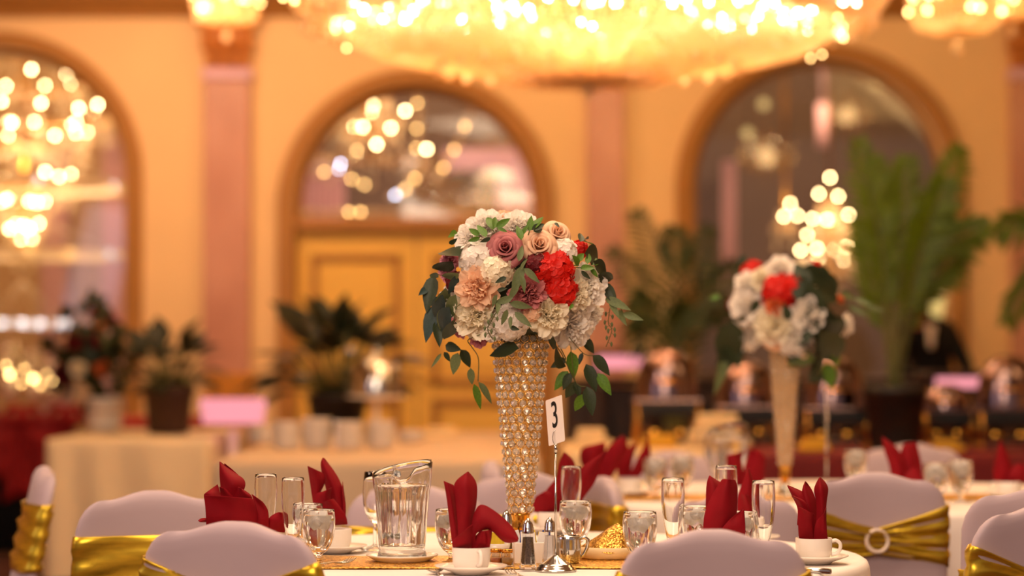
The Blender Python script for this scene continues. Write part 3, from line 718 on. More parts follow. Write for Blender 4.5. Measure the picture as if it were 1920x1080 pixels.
# ---------------- flower arrangement on the left table is built with the bouquets
# ---------------- pink lit stand, wooden chair back
p = W(437, 808, 13.2); Y = 13.2; s = Y/F
t = thing('cake_stand', 'round two tier stand lit pink beside the potted plant', 'stand', (p.x, Y, 0))
m = M(); lathe(m, [(0, 0), (.08, 0), (.08, .02), (.03, .05), (.025, p.z), (0, p.z)], 20); build('pedestal', m, K['china'], t)
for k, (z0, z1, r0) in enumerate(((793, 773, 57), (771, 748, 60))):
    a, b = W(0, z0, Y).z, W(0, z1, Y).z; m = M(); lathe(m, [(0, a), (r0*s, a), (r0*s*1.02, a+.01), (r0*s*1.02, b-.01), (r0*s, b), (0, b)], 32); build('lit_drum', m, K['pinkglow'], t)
t = thing('wooden_chair', 'honey coloured wooden chair back behind the pink lit stand', 'chair', (W(434, 720, 15.4).x, 15.4, 0))
z1 = W(0, 699, 15.4).z; z0 = W(0, 748, 15.4).z
m = M(); box(m, (0, 0, (z0+z1)/2), (.28, .03, z1-z0), .01); build('backrest', m, K['honey'], t, smooth=False)
m = M(); box(m, (0, .19, .45), (.38, .4, .04), .01); build('seat', m, K['honey'], t, smooth=False)
for sx in (-1, 1):
    m = M(); tube(m, [(sx*.15, 0, 0), (sx*.15, 0, z1)], .017, 8); build('leg', m, K['honey'], t)
    m = M(); tube(m, [(sx*.15, .36, 0), (sx*.15, .36, .44)], .017, 8); build('leg', m, K['honey'], t)
# ---------------- plate stacks
pm_ = M(); lathe(pm_, [(0, .004), (.045, .004), (.05, 0), (.052, .004), (.07, .016), (.072, .019), (.068, .019), (.05, .009), (0, .008)], 28)
src = None
for k, (px, py0, n, Y) in enumerate(((536, 848, 9, 11.35), (594, 848, 10, 11.4), (653, 848, 9, 11.3), (714, 846, 9, 11.4), (490, 828, 6, 12.0), (770, 828, 4, 12.2))):
    yy = Y; where = ('leftmost of the four front stacks', 'second of the four front stacks', 'third of the four front stacks', 'rightmost of the four front stacks', 'low stack at the left behind the front ones', 'lowest stack right behind the front ones')[k]
    for i in range(n):
        q = Vector((XX(px, yy, .8), yy, .76+i*.0135))
        o = build('side_plate', pm_, K['china']) if src is None else inst(src, 'side_plate')
        src = src or o; o.location = q
        tag(o, ('bottom', 'second lowest', 'third lowest', 'fourth lowest', 'fifth lowest', 'sixth lowest', 'seventh lowest', 'eighth lowest', 'ninth lowest', 'topmost')[i if i < n-1 else 9]+' white plate of the '+where, 'plate', 'stacked white plates')
# folded linen / bowls on the far part of the table
def heap(label, px, py, Y, wpx, hpx, mt, cat='cloth', name='folded_cloth', seed=1, z0=.752, dep=.5):
    r_ = random.Random(seed); s = Y/F; x = XX(px, Y, z0); t = thing(name, label, cat, (x, Y, z0))
    n = max(2, int(hpx*s/.035))
    for i in range(n):
        k = 1-.5*i/n; m = M(); box(m, (r_.uniform(-.01, .01), r_.uniform(-.01, .01), hpx*s*(i+.5)/n), (wpx*s*k, wpx*s*k*dep, hpx*s/n*.97), hpx*s/n*.35, r_.uniform(-.2, .2))
        build('fold', m, K[mt], t)
    return t
heap('mound of cream folded linen on the middle buffet', 1345, 828, 11.75, 120, 62, 'creamcloth', seed=2)
heap('flat yellow folded cloth on the middle buffet left of the linen mound', 1237, 832, 11.7, 72, 24, 'yellowcloth', seed=3)
heap('pale folded napkins on the middle buffet near the vase', 1110, 832, 11.8, 70, 34, 'creamcloth', seed=4)
heap('yellow folded cloth on the right buffet beside the number stand', 1525, 846, 11.2, 60, 26, 'yellowcloth', seed=5)
heap('yellow folded cloth on the right buffet right of the palm pot', 1775, 846, 11.2, 62, 22, 'yellowcloth', seed=6)
heap('cream folded napkins on the white table right of the plates', 830, 812, 12.9, 70, 22, 'creamcloth', seed=7)
# ---------------- roll top chafing dishes
def chafer(label, px, py_top, py_lid, py_base, wpx, Y, rz=0.0, food='food'):
    s = Y/F; x = XX(px, Y, .9); z0 = .752; zt, zl = W(0, py_top, Y).z, W(0, py_lid, Y).z; R = wpx*s/2
    t = thing('chafing_dish', label, 'chafing dish', (x, Y, z0), rz)
    zl -= z0; zt -= z0
    for sx in (-1, 1):
        for sy in (-1, 1):
            m = M(); tube(m, [(sx*R*.95, sy*R*.62, 0), (sx*R*.9, sy*R*.6, zl*.5), (sx*R*.93, sy*R*.6, zl)], .012, 6); ball(m, (sx*R*.95, sy*R*.62, .012), .016, 8, 4); build('leg', m, K['brass'], t)
    m = M(); box(m, (0, 0, zl-.045), (2*R*.98, R*1.35, .07), .015); build('water_pan', m, K['black'], t, smooth=False)
    m = M(); box(m, (0, 0, zl-.005), (2*R*1.04, R*1.45, .018), .006); build('rim', m, K['steelb'], t, smooth=False)
    m = M(); box(m, (0, 0, .03), (2*R*.8, R*1.0, .015), .004); build('lower_shelf', m, K['black'], t, smooth=False)
    for q in (-1, 1):
        m = M(); lathe(m, [(0, .04), (.04, .04), (.042, .05), (.042, .085), (.03, .09), (0, .09)], 16, c=(q*R*.4, 0, 0)); build('fuel_can', m, K['goldp'], t)
    hh = zt-zl
    m = M(); lathe(m, [(R, 0), (R*.985, hh*.25), (R*.9, hh*.55), (R*.7, hh*.82), (R*.4, hh*.96), (.015, hh), (0, hh)], 36, fn=lambda r, z, a: (r*(1-.28*abs(math.sin(a))), z), c=(0, 0, zl+.004)); build('dome_lid', m, K['steelb'], t)
    m = M(); tube(m, [(-.05, -R*.55, zl+hh*.35), (-.05, -R*.78, zl+hh*.36), (.05, -R*.78, zl+hh*.36), (.05, -R*.55, zl+hh*.35)], .009, 8); build('handle', m, K['goldp'], t)
    return t
K['steelb'] = mat('mirror_steel_lid', (.56, .47, .47), .16, metal=1, noise=.08, nscale=3)
chafer('roll top chafing dish with a big steel dome on the middle buffet', 1250, 655, 750, 832, 122, 11.9)
chafer('roll top chafing dish behind the second vase', 1400, 678, 762, 832, 116, 12.15)
chafer('roll top chafing dish between the second vase and the palm pot', 1565, 672, 765, 832, 120, 11.8)
chafer('roll top chafing dish cut by the right edge of the picture', 1890, 668, 765, 832, 120, 11.7)
chafer('low chafing dish on the right buffet just beside the palm pot', 1775, 722, 768, 832, 96, 11.9)
# glass dome by the big plant
p = W(706, 812, 13.0); t = thing('dome_cover', 'polished steel dome cover with a knob right of the big dark plant', 'dome cover', (p.x, 13.0, .757)); s = 13/F
R = 50*s; hh = W(0, 660, 13).z-.757
m = M(); lathe(m, [(0, 0), (R*.5, 0), (R*.12, .03), (R*.1, hh*.44), (R*1.15, hh*.47), (R*1.15, hh*.49), (0, hh*.49)], 28); build('cake_plate', m, K['china'], t)
m = M(); lathe(m, [(R, hh*.5), (R, hh*.62), (R*.9, hh*.8), (R*.6, hh*.94), (.02, hh*.98), (.02, hh*1.0), (.03, hh*1.03), (0, hh*1.05)], 32); build('dome', m, K['chrome'], t)
# glass hurricanes at far left with candles
for k, (px, py0, py1, wp) in enumerate(((18, 770, 640, 54), (62, 772, 655, 44), (100, 772, 672, 40))):
    Y = 14.7; z0 = ZR+.01; s = Y/F; x = XX(px, Y, z0); h = W(0, py1, Y).z-z0; r = wp*s/2
    t = thing('hurricane_glass', ('widest glass hurricane with a lit candle at the left edge', 'middle glass hurricane with a lit candle on the red table', 'narrow glass hurricane with a lit candle nearest the red flowers')[k], 'candle holder', (x, Y, z0))
    m = M(); lathe(m, [(0, 0), (r*.7, 0), (r*.7, .012), (r*.15, .03), (r*.15, .07), (r, .1), (r, h), (r*.96, h), (r*.96, .11), (0, .1)], 24); build('glass_cylinder', m, K['dome'], t)
    m = M(); lathe(m, [(0, .105), (r*.5, .105), (r*.5, h*.5), (0, h*.5)], 14); build('candle', m, K['china'], t)
    bulb(t, (0, 0, h*.5+.022), .014, 'bulbf')
    for q in range(2):
        bulb(t, (r*.8*math.cos(q*2.1+k), r*.8*math.sin(q*2.1+k), h*(.2+.25*q)+.1), .008, 'bulbf')  # glowing beads added for warm glints on the glass
# back shelf behind the buffet, pink light on its front put in as emission
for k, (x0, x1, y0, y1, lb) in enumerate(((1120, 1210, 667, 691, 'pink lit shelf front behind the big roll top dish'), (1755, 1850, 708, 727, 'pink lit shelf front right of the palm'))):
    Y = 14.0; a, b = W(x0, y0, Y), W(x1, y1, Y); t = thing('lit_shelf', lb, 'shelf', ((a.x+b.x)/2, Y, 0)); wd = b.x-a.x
    m = M(); box(m, (0, 0, (a.z+b.z)/2), (wd, .05, a.z-b.z), .005); build('pink_lit_front', m, K['pinkglow'], t, smooth=False)
    m = M(); box(m, (0, .2, a.z+.02), (wd+.1, .45, .03), .005); build('shelf_board', m, K['wood'], t, smooth=False)
    for sx in (-1, 1):
        for sy in (.03, .37): m = M(); box(m, (sx*wd/2, sy, a.z/2), (.04, .04, a.z), .004); build('post', m, K['wood'], t, smooth=False)
# dark sideboard against the far wall
for k, (x0, x1, lb) in enumerate(((1060, 1420, 'long dark wooden sideboard behind the middle buffet'), (1480, 1930, 'long dark wooden sideboard behind the right buffet'))):
    Y = 14.6; a, b = XX(x0, Y), XX(x1, Y); t = thing('sideboard', lb, 'sideboard', ((a+b)/2, Y, 0)); wd = b-a; hh = W(0, 712, Y).z
    m = M(); box(m, (0, .25, hh/2-.02), (wd, .5, hh-.04), .01); build('cabinet_body', m, K['wood'], t, smooth=False)
    m = M(); box(m, (0, .25, hh-.01), (wd+.05, .55, .04), .01); build('top', m, K['wood'], t, smooth=False)
    nd = 4
    for i in range(nd):
        m = M(); xx = -wd/2+wd*(i+.5)/nd; box(m, (xx, -.012, hh*.45), (wd/nd-.03, .02, hh*.78), .006); d_ = build('door', m, K['wood'], t, smooth=False)
        m = M(); ball(m, (xx+wd/nd*.35, -.035, hh*.5), .015, 8, 5); build('knob', m, K['brass'], d_)
# wall sconce
p = W(1748, 585, 17.7); t = thing('wall_sconce', 'wall sconce with a cream lit shade above the person in black', 'lamp', (p.x, 17.7, p.z))
m = M(); lathe(m, [(.055, -.14), (.10, .13), (.098, .13), (.053, -.14)], 24); build('lamp_shade', m, K['cream_shade'], t)
m = M(); tube(m, [(0, .3, -.1), (0, .12, -.12), (0, 0, -.2), (0, 0, -.12)], .012, 8); lathe(m, [(0, -.04), (.05, -.04), (.05, .04), (0, .04)], 14, c=(0, .28, -.1)); build('bracket', m, K['brass'], t)

# ================================================================ PERSON (far right, behind the palm)
def skin(name, V, E, mt, parent=None, lev=2, loc=None):
    me = bpy.data.meshes.new(name); me.from_pydata([v[:3] for v in V], E, [])
    o = bpy.data.objects.new(name, me); C.objects.link(o); md = o.modifiers.new('skin', 'SKIN')
    for i, v in enumerate(V):
        r = v[3]; me.skin_vertices[0].data[i].radius = (r, v[4] if len(v) > 4 else r); me.skin_vertices[0].data[i].use_root = (i == 0)
    md.use_smooth_shade = True; sub(o, lev); me.materials.append(mt)
    if parent: o.parent = parent
    if loc is not None: o.location = loc
    return o
Y = 16.2; bx = XX(1752, Y, 1.0)
pe = thing('person', 'person in a black jacket bending toward the buffet behind the palm', 'person', (bx, Y, 0), .25)
lean = -.11
V = [(0, 0, .93, .15, .12), (lean*.3, -.03, 1.08, .14, .11), (lean*.7, -.08, 1.24, .17, .12), (lean, -.12, 1.36, .15, .10), (lean*1.3, -.16, 1.44, .06), (lean*1.6, -.20, 1.49, .055),
     (lean+.17, -.10, 1.35, .07), (lean+.25, -.22, 1.10, .055), (lean+.14, -.42, 1.02, .042), (lean-.17, -.14, 1.35, .07), (lean-.27, -.28, 1.12, .055), (lean-.20, -.48, 1.05, .042),
     (.09, .0, .82, .10), (.10, -.01, .48, .07), (.10, .02, .09, .05), (-.09, .0, .82, .10), (-.10, -.03, .48, .07), (-.10, .0, .09, .05)]
E = [(0, 1), (1, 2), (2, 3), (3, 4), (4, 5), (3, 6), (6, 7), (7, 8), (3, 9), (9, 10), (10, 11), (0, 12), (12, 13), (13, 14), (0, 15), (15, 16), (16, 17)]
skin('clothed_body', V, E, K['suit'], pe)
hc = Vector((lean*1.95-.02, -.27, 1.575))
m = M(); lathe(m, [(0, -.125), (.035, -.12), (.06, -.085), (.075, -.02), (.08, .04), (.07, .09), (.04, .12), (0, .13)], 20, fn=lambda r, z, a: (r*(1.12 if math.sin(a) < -.3 else 1.0), z)); lathe(m, [(.05, -.2), (.052, -.1)], 14)
tube(m, [(0, -.088, .02), (0, -.108, -.02), (0, -.085, -.03)], [.01, .014, .008], 8)
for sx in (-1, 1): ball(m, (sx*.08, .0, 0), .022, 8, 6, 1.5)
head = build('head', m, K['skin'], pe, loc=hc); head.rotation_euler = (.35, 0, -.4)
m = M()
for sx in (-1, 1): ball(m, (sx*.03, -.082, .015), .009, 8, 5)
build('eyes', m, K['ink'], head)
m = M(); tube(m, [(-.025, -.08, -.065), (0, -.088, -.068), (.025, -.08, -.065)], .006, 6); build('mouth', m, K['mauve_p'], head)
m = M(); lathe(m, [(.084, -.02), (.09, .03), (.083, .09), (.05, .135), (0, .145)], 20, fn=lambda r, z, a: (r*(1.06 if math.sin(a) > -.2 else .93), z+(.055 if math.sin(a) < -.45 else 0)), c=(0, .008, 0)); build('hair', m, K['hair'], head)
m = M(); grid(m, lambda u, v: ((u-.5)*.07*(1-v*.6)+lean*1.15, -.238+.02*abs(u-.5)-.0*v+.08*(1-v)*0, 1.40-.16*v), 6, 5); solid(build('shirt_front', m, K['linen'], pe), .01)
def hand(parent, base, d, up, L, mt):
    R = frame(d, up).to_4x4(); R.translation = Vector(base)
    V = [(0, 0, 0, .026, .018), (0, .05, 0, .034, .014), (0, .085, 0, .036, .012)]; E = [(0, 1), (1, 2)]
    for i, (x, l) in enumerate(((-.03, .065), (-.01, .078), (.011, .072), (.03, .055))):
        k = len(V); V += [(x, .09, 0, .009), (x*1.1, .09+l*.5, -.008, .0085), (x*1.12, .09+l*.9, -.028, .007)]; E += [(2, k), (k, k+1), (k+1, k+2)]
    k = len(V); V += [(-.038, .035, -.005, .011), (-.056, .065, -.014, .0095), (-.058, .09, -.024, .008)]; E += [(1, k), (k, k+1), (k+1, k+2)]
    o = skin('hand', V, E, mt, parent, 1); o.matrix_local = R @ Matrix.Scale(L, 4); return o
hand(pe, (lean+.13, -.43, 1.015), (-.3, -.9, -.3), (0, 0, 1), 1.0, K['skin']); hand(pe, (lean-.195, -.49, 1.045), (.2, -.9, -.3), (0, 0, 1), 1.0, K['skin'])
for sx in (-1, 1):
    m = M(); lathe(m, [(0, 0), (.045, 0), (.05, .03), (.04, .07), (.03, .11), (0, .115)], 14, fn=lambda r, z, a: (r*(1.9 if math.sin(a) < -.4 else 1.0), z*(.75 if math.sin(a) < -.4 else 1))); build('shoe', m, K['black'], pe, loc=(sx*.10, .01, 0))
# ================================================================ ROUND TABLES AND CHAIRS
def round_table(label, clothlabel, cx, cy, R, folds, seed):
    t = thing('round_table', label, 'table', (cx, cy, 0))
    m = M(); lathe(m, [(0, .712), (R-.012, .712), (R-.004, .72), (R-.004, .732), (R-.012, .74), (0, .74)], 64); build('tabletop', m, K['wood'], t)
    for i in range(4):
        a = PI/4+PI/2*i; m = M(); tube(m, [(R*.55*math.cos(a), R*.55*math.sin(a), .71), (R*.62*math.cos(a), R*.62*math.sin(a), 0)], .018, 8); build('leg', m, K['black'], t)
    m = M(); r_ = random.Random(seed); ph = r_.uniform(0, 6)
    def fr(k, f):
        return lambda r, z, a: (r+f*(.5+.5*math.sin(folds*a+1.3*math.sin(3*a+ph))), z)
    rows = [(0, 0, 0), (R*.5, 0, 0), (R-.02, 0, 0), (R-.004, -.001, 0), (R+.004, -.006, 0), (R+.008, -.016, .0), (R+.012, -.06, .004), (R+.016, -.13, .014), (R+.02, -.19, .024), (R+.022, -.245, .03)]
    n = 168; prev = None; vs = []; idx = []
    for (r, dz, f) in rows:
        if r == 0: idx.append([0]); vs.append((0, 0, TZ)); continue
        row = []
        for i in range(n):
            a = 2*PI*i/n; rr = r+f*(.5+.5*math.sin(folds*a+1.3*math.sin(3*a+ph))); row.append(len(vs)); vs.append((rr*math.cos(a), rr*math.sin(a), TZ+dz))
        idx.append(row)
    fs = []
    for A, B in zip(idx, idx[1:]):
        for i in range(n):
            j = (i+1) % n
            fs.append((A[0], B[i], B[j]) if len(A) == 1 else (A[i], B[i], B[j], A[j]))
    m.add(vs, fs); c = build('tablecloth', m, K['linen'], None, loc=(cx, cy, 0)); tag(c, clothlabel, 'tablecloth')
TC = (0.03, 5.50, .765); T2 = (1.12, 7.86, .93)
round_table('round banquet table in the foreground hidden under its white cloth', 'white cloth on the near round table carrying the tall bouquet', *TC, 16, 3)
round_table('round banquet table at the back right hidden under its cloth', 'white cloth on the second round table at the right behind the ringed chair', *T2, 18, 5)

def chair(label, px, Y, rz, w_=.385, htop=.868, sash=None, seed=0, crown=.021, x=None, group=None, lean=.09):
    """stretch covered banquet chair: faces +y when rz = 0; the middle of the backrest stands at (px, Y)"""
    X_ = XX(px, Y) if x is None else x
    o = thing('banquet_chair', label, 'chair', (X_, Y, 0), rz, group)
    hw = w_/2; zs = htop-crown
    def topz(ux): x = min(1, max(0, (abs(ux)-.14)/.74)); return zs+crown*(.5+.5*math.cos(PI*x))
    def shape(a, v, off=0.0, grow=0.0):
        # a: turn round the flat oval section (0 .. 2 pi), v: 0 at the seat .. 1 at the crown
        ux = math.cos(a); uy = math.copysign(max(0, 1-abs(ux)**4.4)**.4, math.sin(a))
        top = topz(ux)
        z = .44+(top-.44)*v
        rem = top-z; k = min(1, rem/.095)
        e = 1-(1-math.sqrt(max(0, 1-(1-k)**2)))*.36      # rounded shoulder
        th = (.026+.006*(1-v))*(.12+.88*math.sqrt(max(0, 1-(1-min(1, rem/.032))**2)))
        hwz = hw*(1.0+.045*(1-v)**1.5)*(e)
        X = ux*(hwz+off); Yv = uy*(th+off+grow)-.05*ux*ux*.6-lean*(z-.44)+.03
        return (X, Yv, z)
    m = M(); na = 64
    vv = [0, .15, .3, .45, .6, .72, .82, .89, .94, .97, .988, .997, 1.0]
    vs = []; fs = []
    for v in vv:
        for i in range(na): vs.append(shape(2*PI*i/na, v))
    for j in range(len(vv)-1):
        for i in range(na): i2 = (i+1) % na; fs.append((j*na+i, j*na+i2, (j+1)*na+i2, (j+1)*na+i))
    k0 = (len(vv)-1)*na
    for i in range(1, na//2): fs.append((k0+i-1, k0+i, k0+na-i, k0+(na-i+1) % na))
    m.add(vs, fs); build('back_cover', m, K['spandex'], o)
    m = M(); sx_ = .21
    def seat(a, lev):
        cu, su = math.cos(a), math.sin(a); ux = math.copysign(abs(cu)**.35, cu); uy = math.copysign(abs(su)**.35, su)
        corner = abs(ux*uy)**3
        r, z = ((.0, .475), (.9, .475), (1, .462), (1.0, .40), (.97+.03*corner, .25), (.93+.12*corner, .02+.10*(1-corner)))[lev]
        return (ux*sx_*r, .235+uy*.215*r, z)
    nl = 6; vs = [seat(2*PI*i/40, j) for j in range(nl) for i in range(40)]
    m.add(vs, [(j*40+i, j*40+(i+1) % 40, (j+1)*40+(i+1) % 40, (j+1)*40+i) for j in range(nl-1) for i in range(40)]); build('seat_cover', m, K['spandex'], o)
    for cx_, cy_ in ((-.19, .03), (.19, .03), (-.19, .43), (.19, .43)):
        m = M(); tube(m, [(cx_*.95, cy_, .42), (cx_, cy_, 0)], .013, 6); build('leg', m, K['goldp'], o)
    # sash
    z0, z1, pinch = sash if sash else (.60, .765, 0)
    r_ = random.Random(seed); p1, p2 = r_.uniform(0, 6), r_.uniform(0, 6); m = M(); na = 72; nv = 15; vs = []; fs = []
    for j in range(nv):
        q = j/(nv-1)
        for i in range(na):
            a = 2*PI*i/na; cu = math.cos(a); back = math.sin(a) < 0
            k = (1-abs(cu)**1.1)*pinch*(1 if back else .0); mid = (z0+z1)/2-.012*k
            z = mid+(q-.5)*(z1-z0)*(1-.62*k)-.02*abs(cu)*q*(0 if pinch else 0)
            v = (z-.44)/(topz(cu)-.44)
            wr = .006*math.sin(q*24+2.2*math.sin(2*a+p1)+p2)+.004*math.sin(q*41+3*a)
            x, y, zz = shape(a, min(v, .985), .004+wr*.3, .003+wr*(.6+.9*pinch)); vs.append((x, y, z))
    for j in range(nv-1):
        for i in range(na): i2 = (i+1) % na; fs.append((j*na+i, j*na+i2, (j+1)*na+i2, (j+1)*na+i))
    m.add(vs, fs); s_ = solid(build('sash', m, K['gold'], o), .004)
    if pinch:
        m = M(); zc = (z0+z1)/2-.012; yb = shape(-PI/2, (zc-.44)/(htop-.44))[1]
        torus(m, (0, yb-.016, zc), .029, .0055, 30, 8, Matrix.Rotation(PI/2-.17, 3, 'X'))
        for i in range(30):
            a = 2*PI*i/30; ball(m, (.029*math.cos(a), yb-.021, zc+.029*math.sin(a)), .0032, 6, 4)
        build('buckle_ring', m, K['chinab'], s_)
    return o
K['chinab'] = mat('pearl_buckle', (.90, .82, .76), .3, coat=.4, noise=.1, nscale=300)
D2 = math.radians
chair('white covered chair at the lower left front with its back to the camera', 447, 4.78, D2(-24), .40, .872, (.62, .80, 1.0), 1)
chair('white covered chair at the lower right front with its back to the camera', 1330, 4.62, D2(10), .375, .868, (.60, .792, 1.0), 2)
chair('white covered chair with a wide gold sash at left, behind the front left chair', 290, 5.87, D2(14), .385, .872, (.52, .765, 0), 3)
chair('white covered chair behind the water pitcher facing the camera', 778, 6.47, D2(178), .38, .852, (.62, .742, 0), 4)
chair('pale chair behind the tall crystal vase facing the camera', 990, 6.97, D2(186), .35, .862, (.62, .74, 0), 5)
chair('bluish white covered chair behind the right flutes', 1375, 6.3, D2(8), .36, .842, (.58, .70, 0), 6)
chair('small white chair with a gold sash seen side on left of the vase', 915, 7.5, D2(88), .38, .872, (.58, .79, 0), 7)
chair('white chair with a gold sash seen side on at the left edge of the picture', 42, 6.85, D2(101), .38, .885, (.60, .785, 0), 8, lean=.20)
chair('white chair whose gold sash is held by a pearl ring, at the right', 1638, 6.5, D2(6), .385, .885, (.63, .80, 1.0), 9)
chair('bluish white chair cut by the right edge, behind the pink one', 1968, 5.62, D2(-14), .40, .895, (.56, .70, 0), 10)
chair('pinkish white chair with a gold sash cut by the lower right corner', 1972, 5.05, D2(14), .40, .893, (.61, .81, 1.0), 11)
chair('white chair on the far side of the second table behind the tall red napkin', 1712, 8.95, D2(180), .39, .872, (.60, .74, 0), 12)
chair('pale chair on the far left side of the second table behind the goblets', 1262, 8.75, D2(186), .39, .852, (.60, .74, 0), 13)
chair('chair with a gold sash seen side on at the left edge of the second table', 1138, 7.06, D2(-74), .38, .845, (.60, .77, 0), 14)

# ================================================================ TABLEWARE
Z1 = TZ+.0015
gob_prof = [(0, 0), (.029, 0), (.031, .0012), (.030, .003), (.012, .006), (.0062, .011), (.0058, .018), (.009, .024), (.019, .031), (.0275, .044), (.0335, .062), (.0365, .082), (.0368, .098), (.0352, .116), (.0345, .121), (.0338, .122),
            (.0333, .1205), (.0338, .115), (.0352, .098), (.0349, .083), (.0317, .064), (.0255, .048), (.017, .038), (.006, .0345), (0, .034)]
def facet(r, z, a, n=10):
    k = .055*math.exp(-((z-.048)/.022)**2) if r > .012 else 0
    return (r*(1-k*(abs(math.sin(n*a/2))**.8)), z)
gob_m = M(); lathe(gob_m, gob_prof, 60, facet)
wat_m = M(); lathe(wat_m, [(0, .0355), (.0165, .0395), (.0250, .0495), (.0312, .0655), (.0343, .0845), (.0346, .098), (.0337, .109), (.0330, .1095), (0, .1092)], 40)
flu_m = M(); lathe(flu_m, [(0, 0), (.030, 0), (.031, .0015), (.028, .003), (.010, .006), (.0048, .012), (.0042, .030), (.006, .042), (.0085, .052), (.0145, .072), (.0205, .105), (.0238, .140), (.0243, .160), (.0232, .182), (.0225, .190), (.0218, .1905),
                           (.0214, .189), (.0221, .181), (.0231, .160), (.0226, .140), (.0193, .106), (.0130, .074), (.006, .060), (0, .057)], 40, lambda r, z, a: (r*(1-.035*abs(math.sin(4*a))*math.exp(-((z-.075)/.02)**2)), z))
ice_m = M(); box(ice_m, (0, 0, 0), (.021, .020, .019), .004)
proto = {}
def part(key, name, m, mt, parent, loc=(0, 0, 0), smooth=True):
    if key not in proto: o = build(name, m, K[mt], parent, smooth); proto[key] = o
    else: o = inst(proto[key], name, parent)
    o.location = loc; return o
def goblet(label, px, Y, sc_=1.0, water=True, seed=0, tz=TZ, gl='glass'):
    p = on(px, Y, tz+.0012); t = thing('water_goblet', label, 'glass', p)
    if 'gob' not in proto: proto['gob'] = build('goblet_bowl', gob_m, K[gl], t)
    else: inst(proto['gob'], 'goblet_bowl', t)
    if water:
        part('gwat', 'water', wat_m, 'water', t)
        r_ = random.Random(seed)
        for k in range(4):
            o = part('ice', 'ice_cube', ice_m, 'ice', t, (.0125*math.cos(k*1.6+seed), .0125*math.sin(k*1.6+seed), .092+.012*(k % 2)), False); o.rotation_euler = (r_.uniform(0, 1), r_.uniform(0, 1), r_.uniform(0, 3))
    t.scale = (sc_,)*3; return t
def flute(label, px, Y, sc_=1.0, tz=TZ):
    t = thing('champagne_flute', label, 'glass', on(px, Y, tz+.0012)); part('flu', 'flute_glass', flu_m, 'glass', t); t.scale = (sc_,)*3; return t
CUPRIM = TZ+.055
# cup and saucer (stacking cup: straight sides)
cup_m = M(); lathe(cup_m, [(0, .004), (.026, .004), (.027, .001), (.030, .001), (.0345, .008), (.0385, .017), (.0395, .028), (.0398, .0485), (.0392, .050), (.0380, .0485), (.0376, .029), (.0365, .018), (.032, .010), (.026, .007), (0, .007)], 48)
han_m = M(); hp_ = [(.0375, 0, .043), (.048, 0, .045), (.0565, 0, .038), (.0565, 0, .026), (.050, 0, .017), (.0375, 0, .014)]; tube(han_m, [spl(hp_, k/16) for k in range(17)], .0042, 10)
sau_m = M(); lathe(sau_m, [(0, .004), (.030, .004), (.032, 0), (.036, 0), (.042, .005), (.060, .011), (.0735, .016), (.0755, .0175), (.0745, .019), (.058, .0145), (.042, .009), (.031, .008), (.029, .006), (0, .006)], 56)
def cup(px, Y, where, hrot=0, tz=TZ, saucer=True, sc_=1.0):
    p = on(px, Y, tz+.001)
    if saucer:
        o = inst(proto['sau'], 'saucer') if 'sau' in proto else build('saucer', sau_m, K['china']); proto.setdefault('sau', o); o.location = p; tag(o, 'white saucer under the cup '+where, 'saucer'); o.scale = (sc_,)*3
    t = thing('coffee_cup', 'white coffee cup '+where, 'cup', (p.x, p.y, p.z+(.006 if saucer else 0)), hrot)
    part('cup', 'cup_body', cup_m, 'china', t); part('han', 'handle', han_m, 'china', t); t.scale = (sc_,)*3
    return t
def napkin(label, D, conv, blades, thick=.0014, cat='napkin', cpx=None):
    """folded cloth napkin: each fold is a curved sheet between two edge curves (measured off the photo, placed at its real distance)"""
    allp = [conv(*q) for b in blades for q in b[0]+b[1]]; bx_ = sum(p[0] for p in allp)/len(allp); by_ = max(p[1] for p in allp)
    o0 = W(bx_, by_, D); m = M()
    for (L, R, bulge, yoff) in blades:
        L = [conv(*q) for q in L]; R = [conv(*q) for q in R]
        wd = max(abs(L[0][0]-R[0][0]), 12)/F*D
        def fn(u, v, L=L, R=R):
            l = spl(L, v); r = spl(R, v); px = l[0]+(r[0]-l[0])*u; py = l[1]+(r[1]-l[1])*u
            w_ = math.hypot(r[0]-l[0], r[1]-l[1])/F*D
            dep = D+(yoff-bulge*w_*math.sin(PI*u)+.006*math.sin(5.2*u+3*v+yoff*90)*(.3+v))*min(1, .30+2.2*v)+.012*v*v*(1 if yoff > 0 else -1)
            p = W(px, py, dep)
            if cpx:                                  # below the rim the cloth is tucked inside the cup
                ax = XX(cpx, D); rx, ry = p.x-ax, p.y-D; q = math.hypot(rx, ry); lim = .0335+max(0, p.z-CUPRIM)*14
                if q > lim: p.x, p.y = ax+rx*lim/q, D+ry*lim/q
                p.z = max(p.z, CUPRIM-.03)
            return p-o0
        grid(m, fn, 13, 15)
    o = build('napkin', m, K['burg'], None, loc=o0); sub(solid(o, thick), 1); return tag(o, label, cat)
z2 = lambda x, y: (350+x/4.5, 840+y/4.5)
z3 = lambda x, y: (640+x/4.5, 840+y/4.5)
z4 = lambda x, y: (840+x/3.274, 750+y/3.274)
z5 = lambda x, y: (1080+x/3.376, 760+y/3.376)
z6 = lambda x, y: (1400+x/3.375, 760+y/3.375)
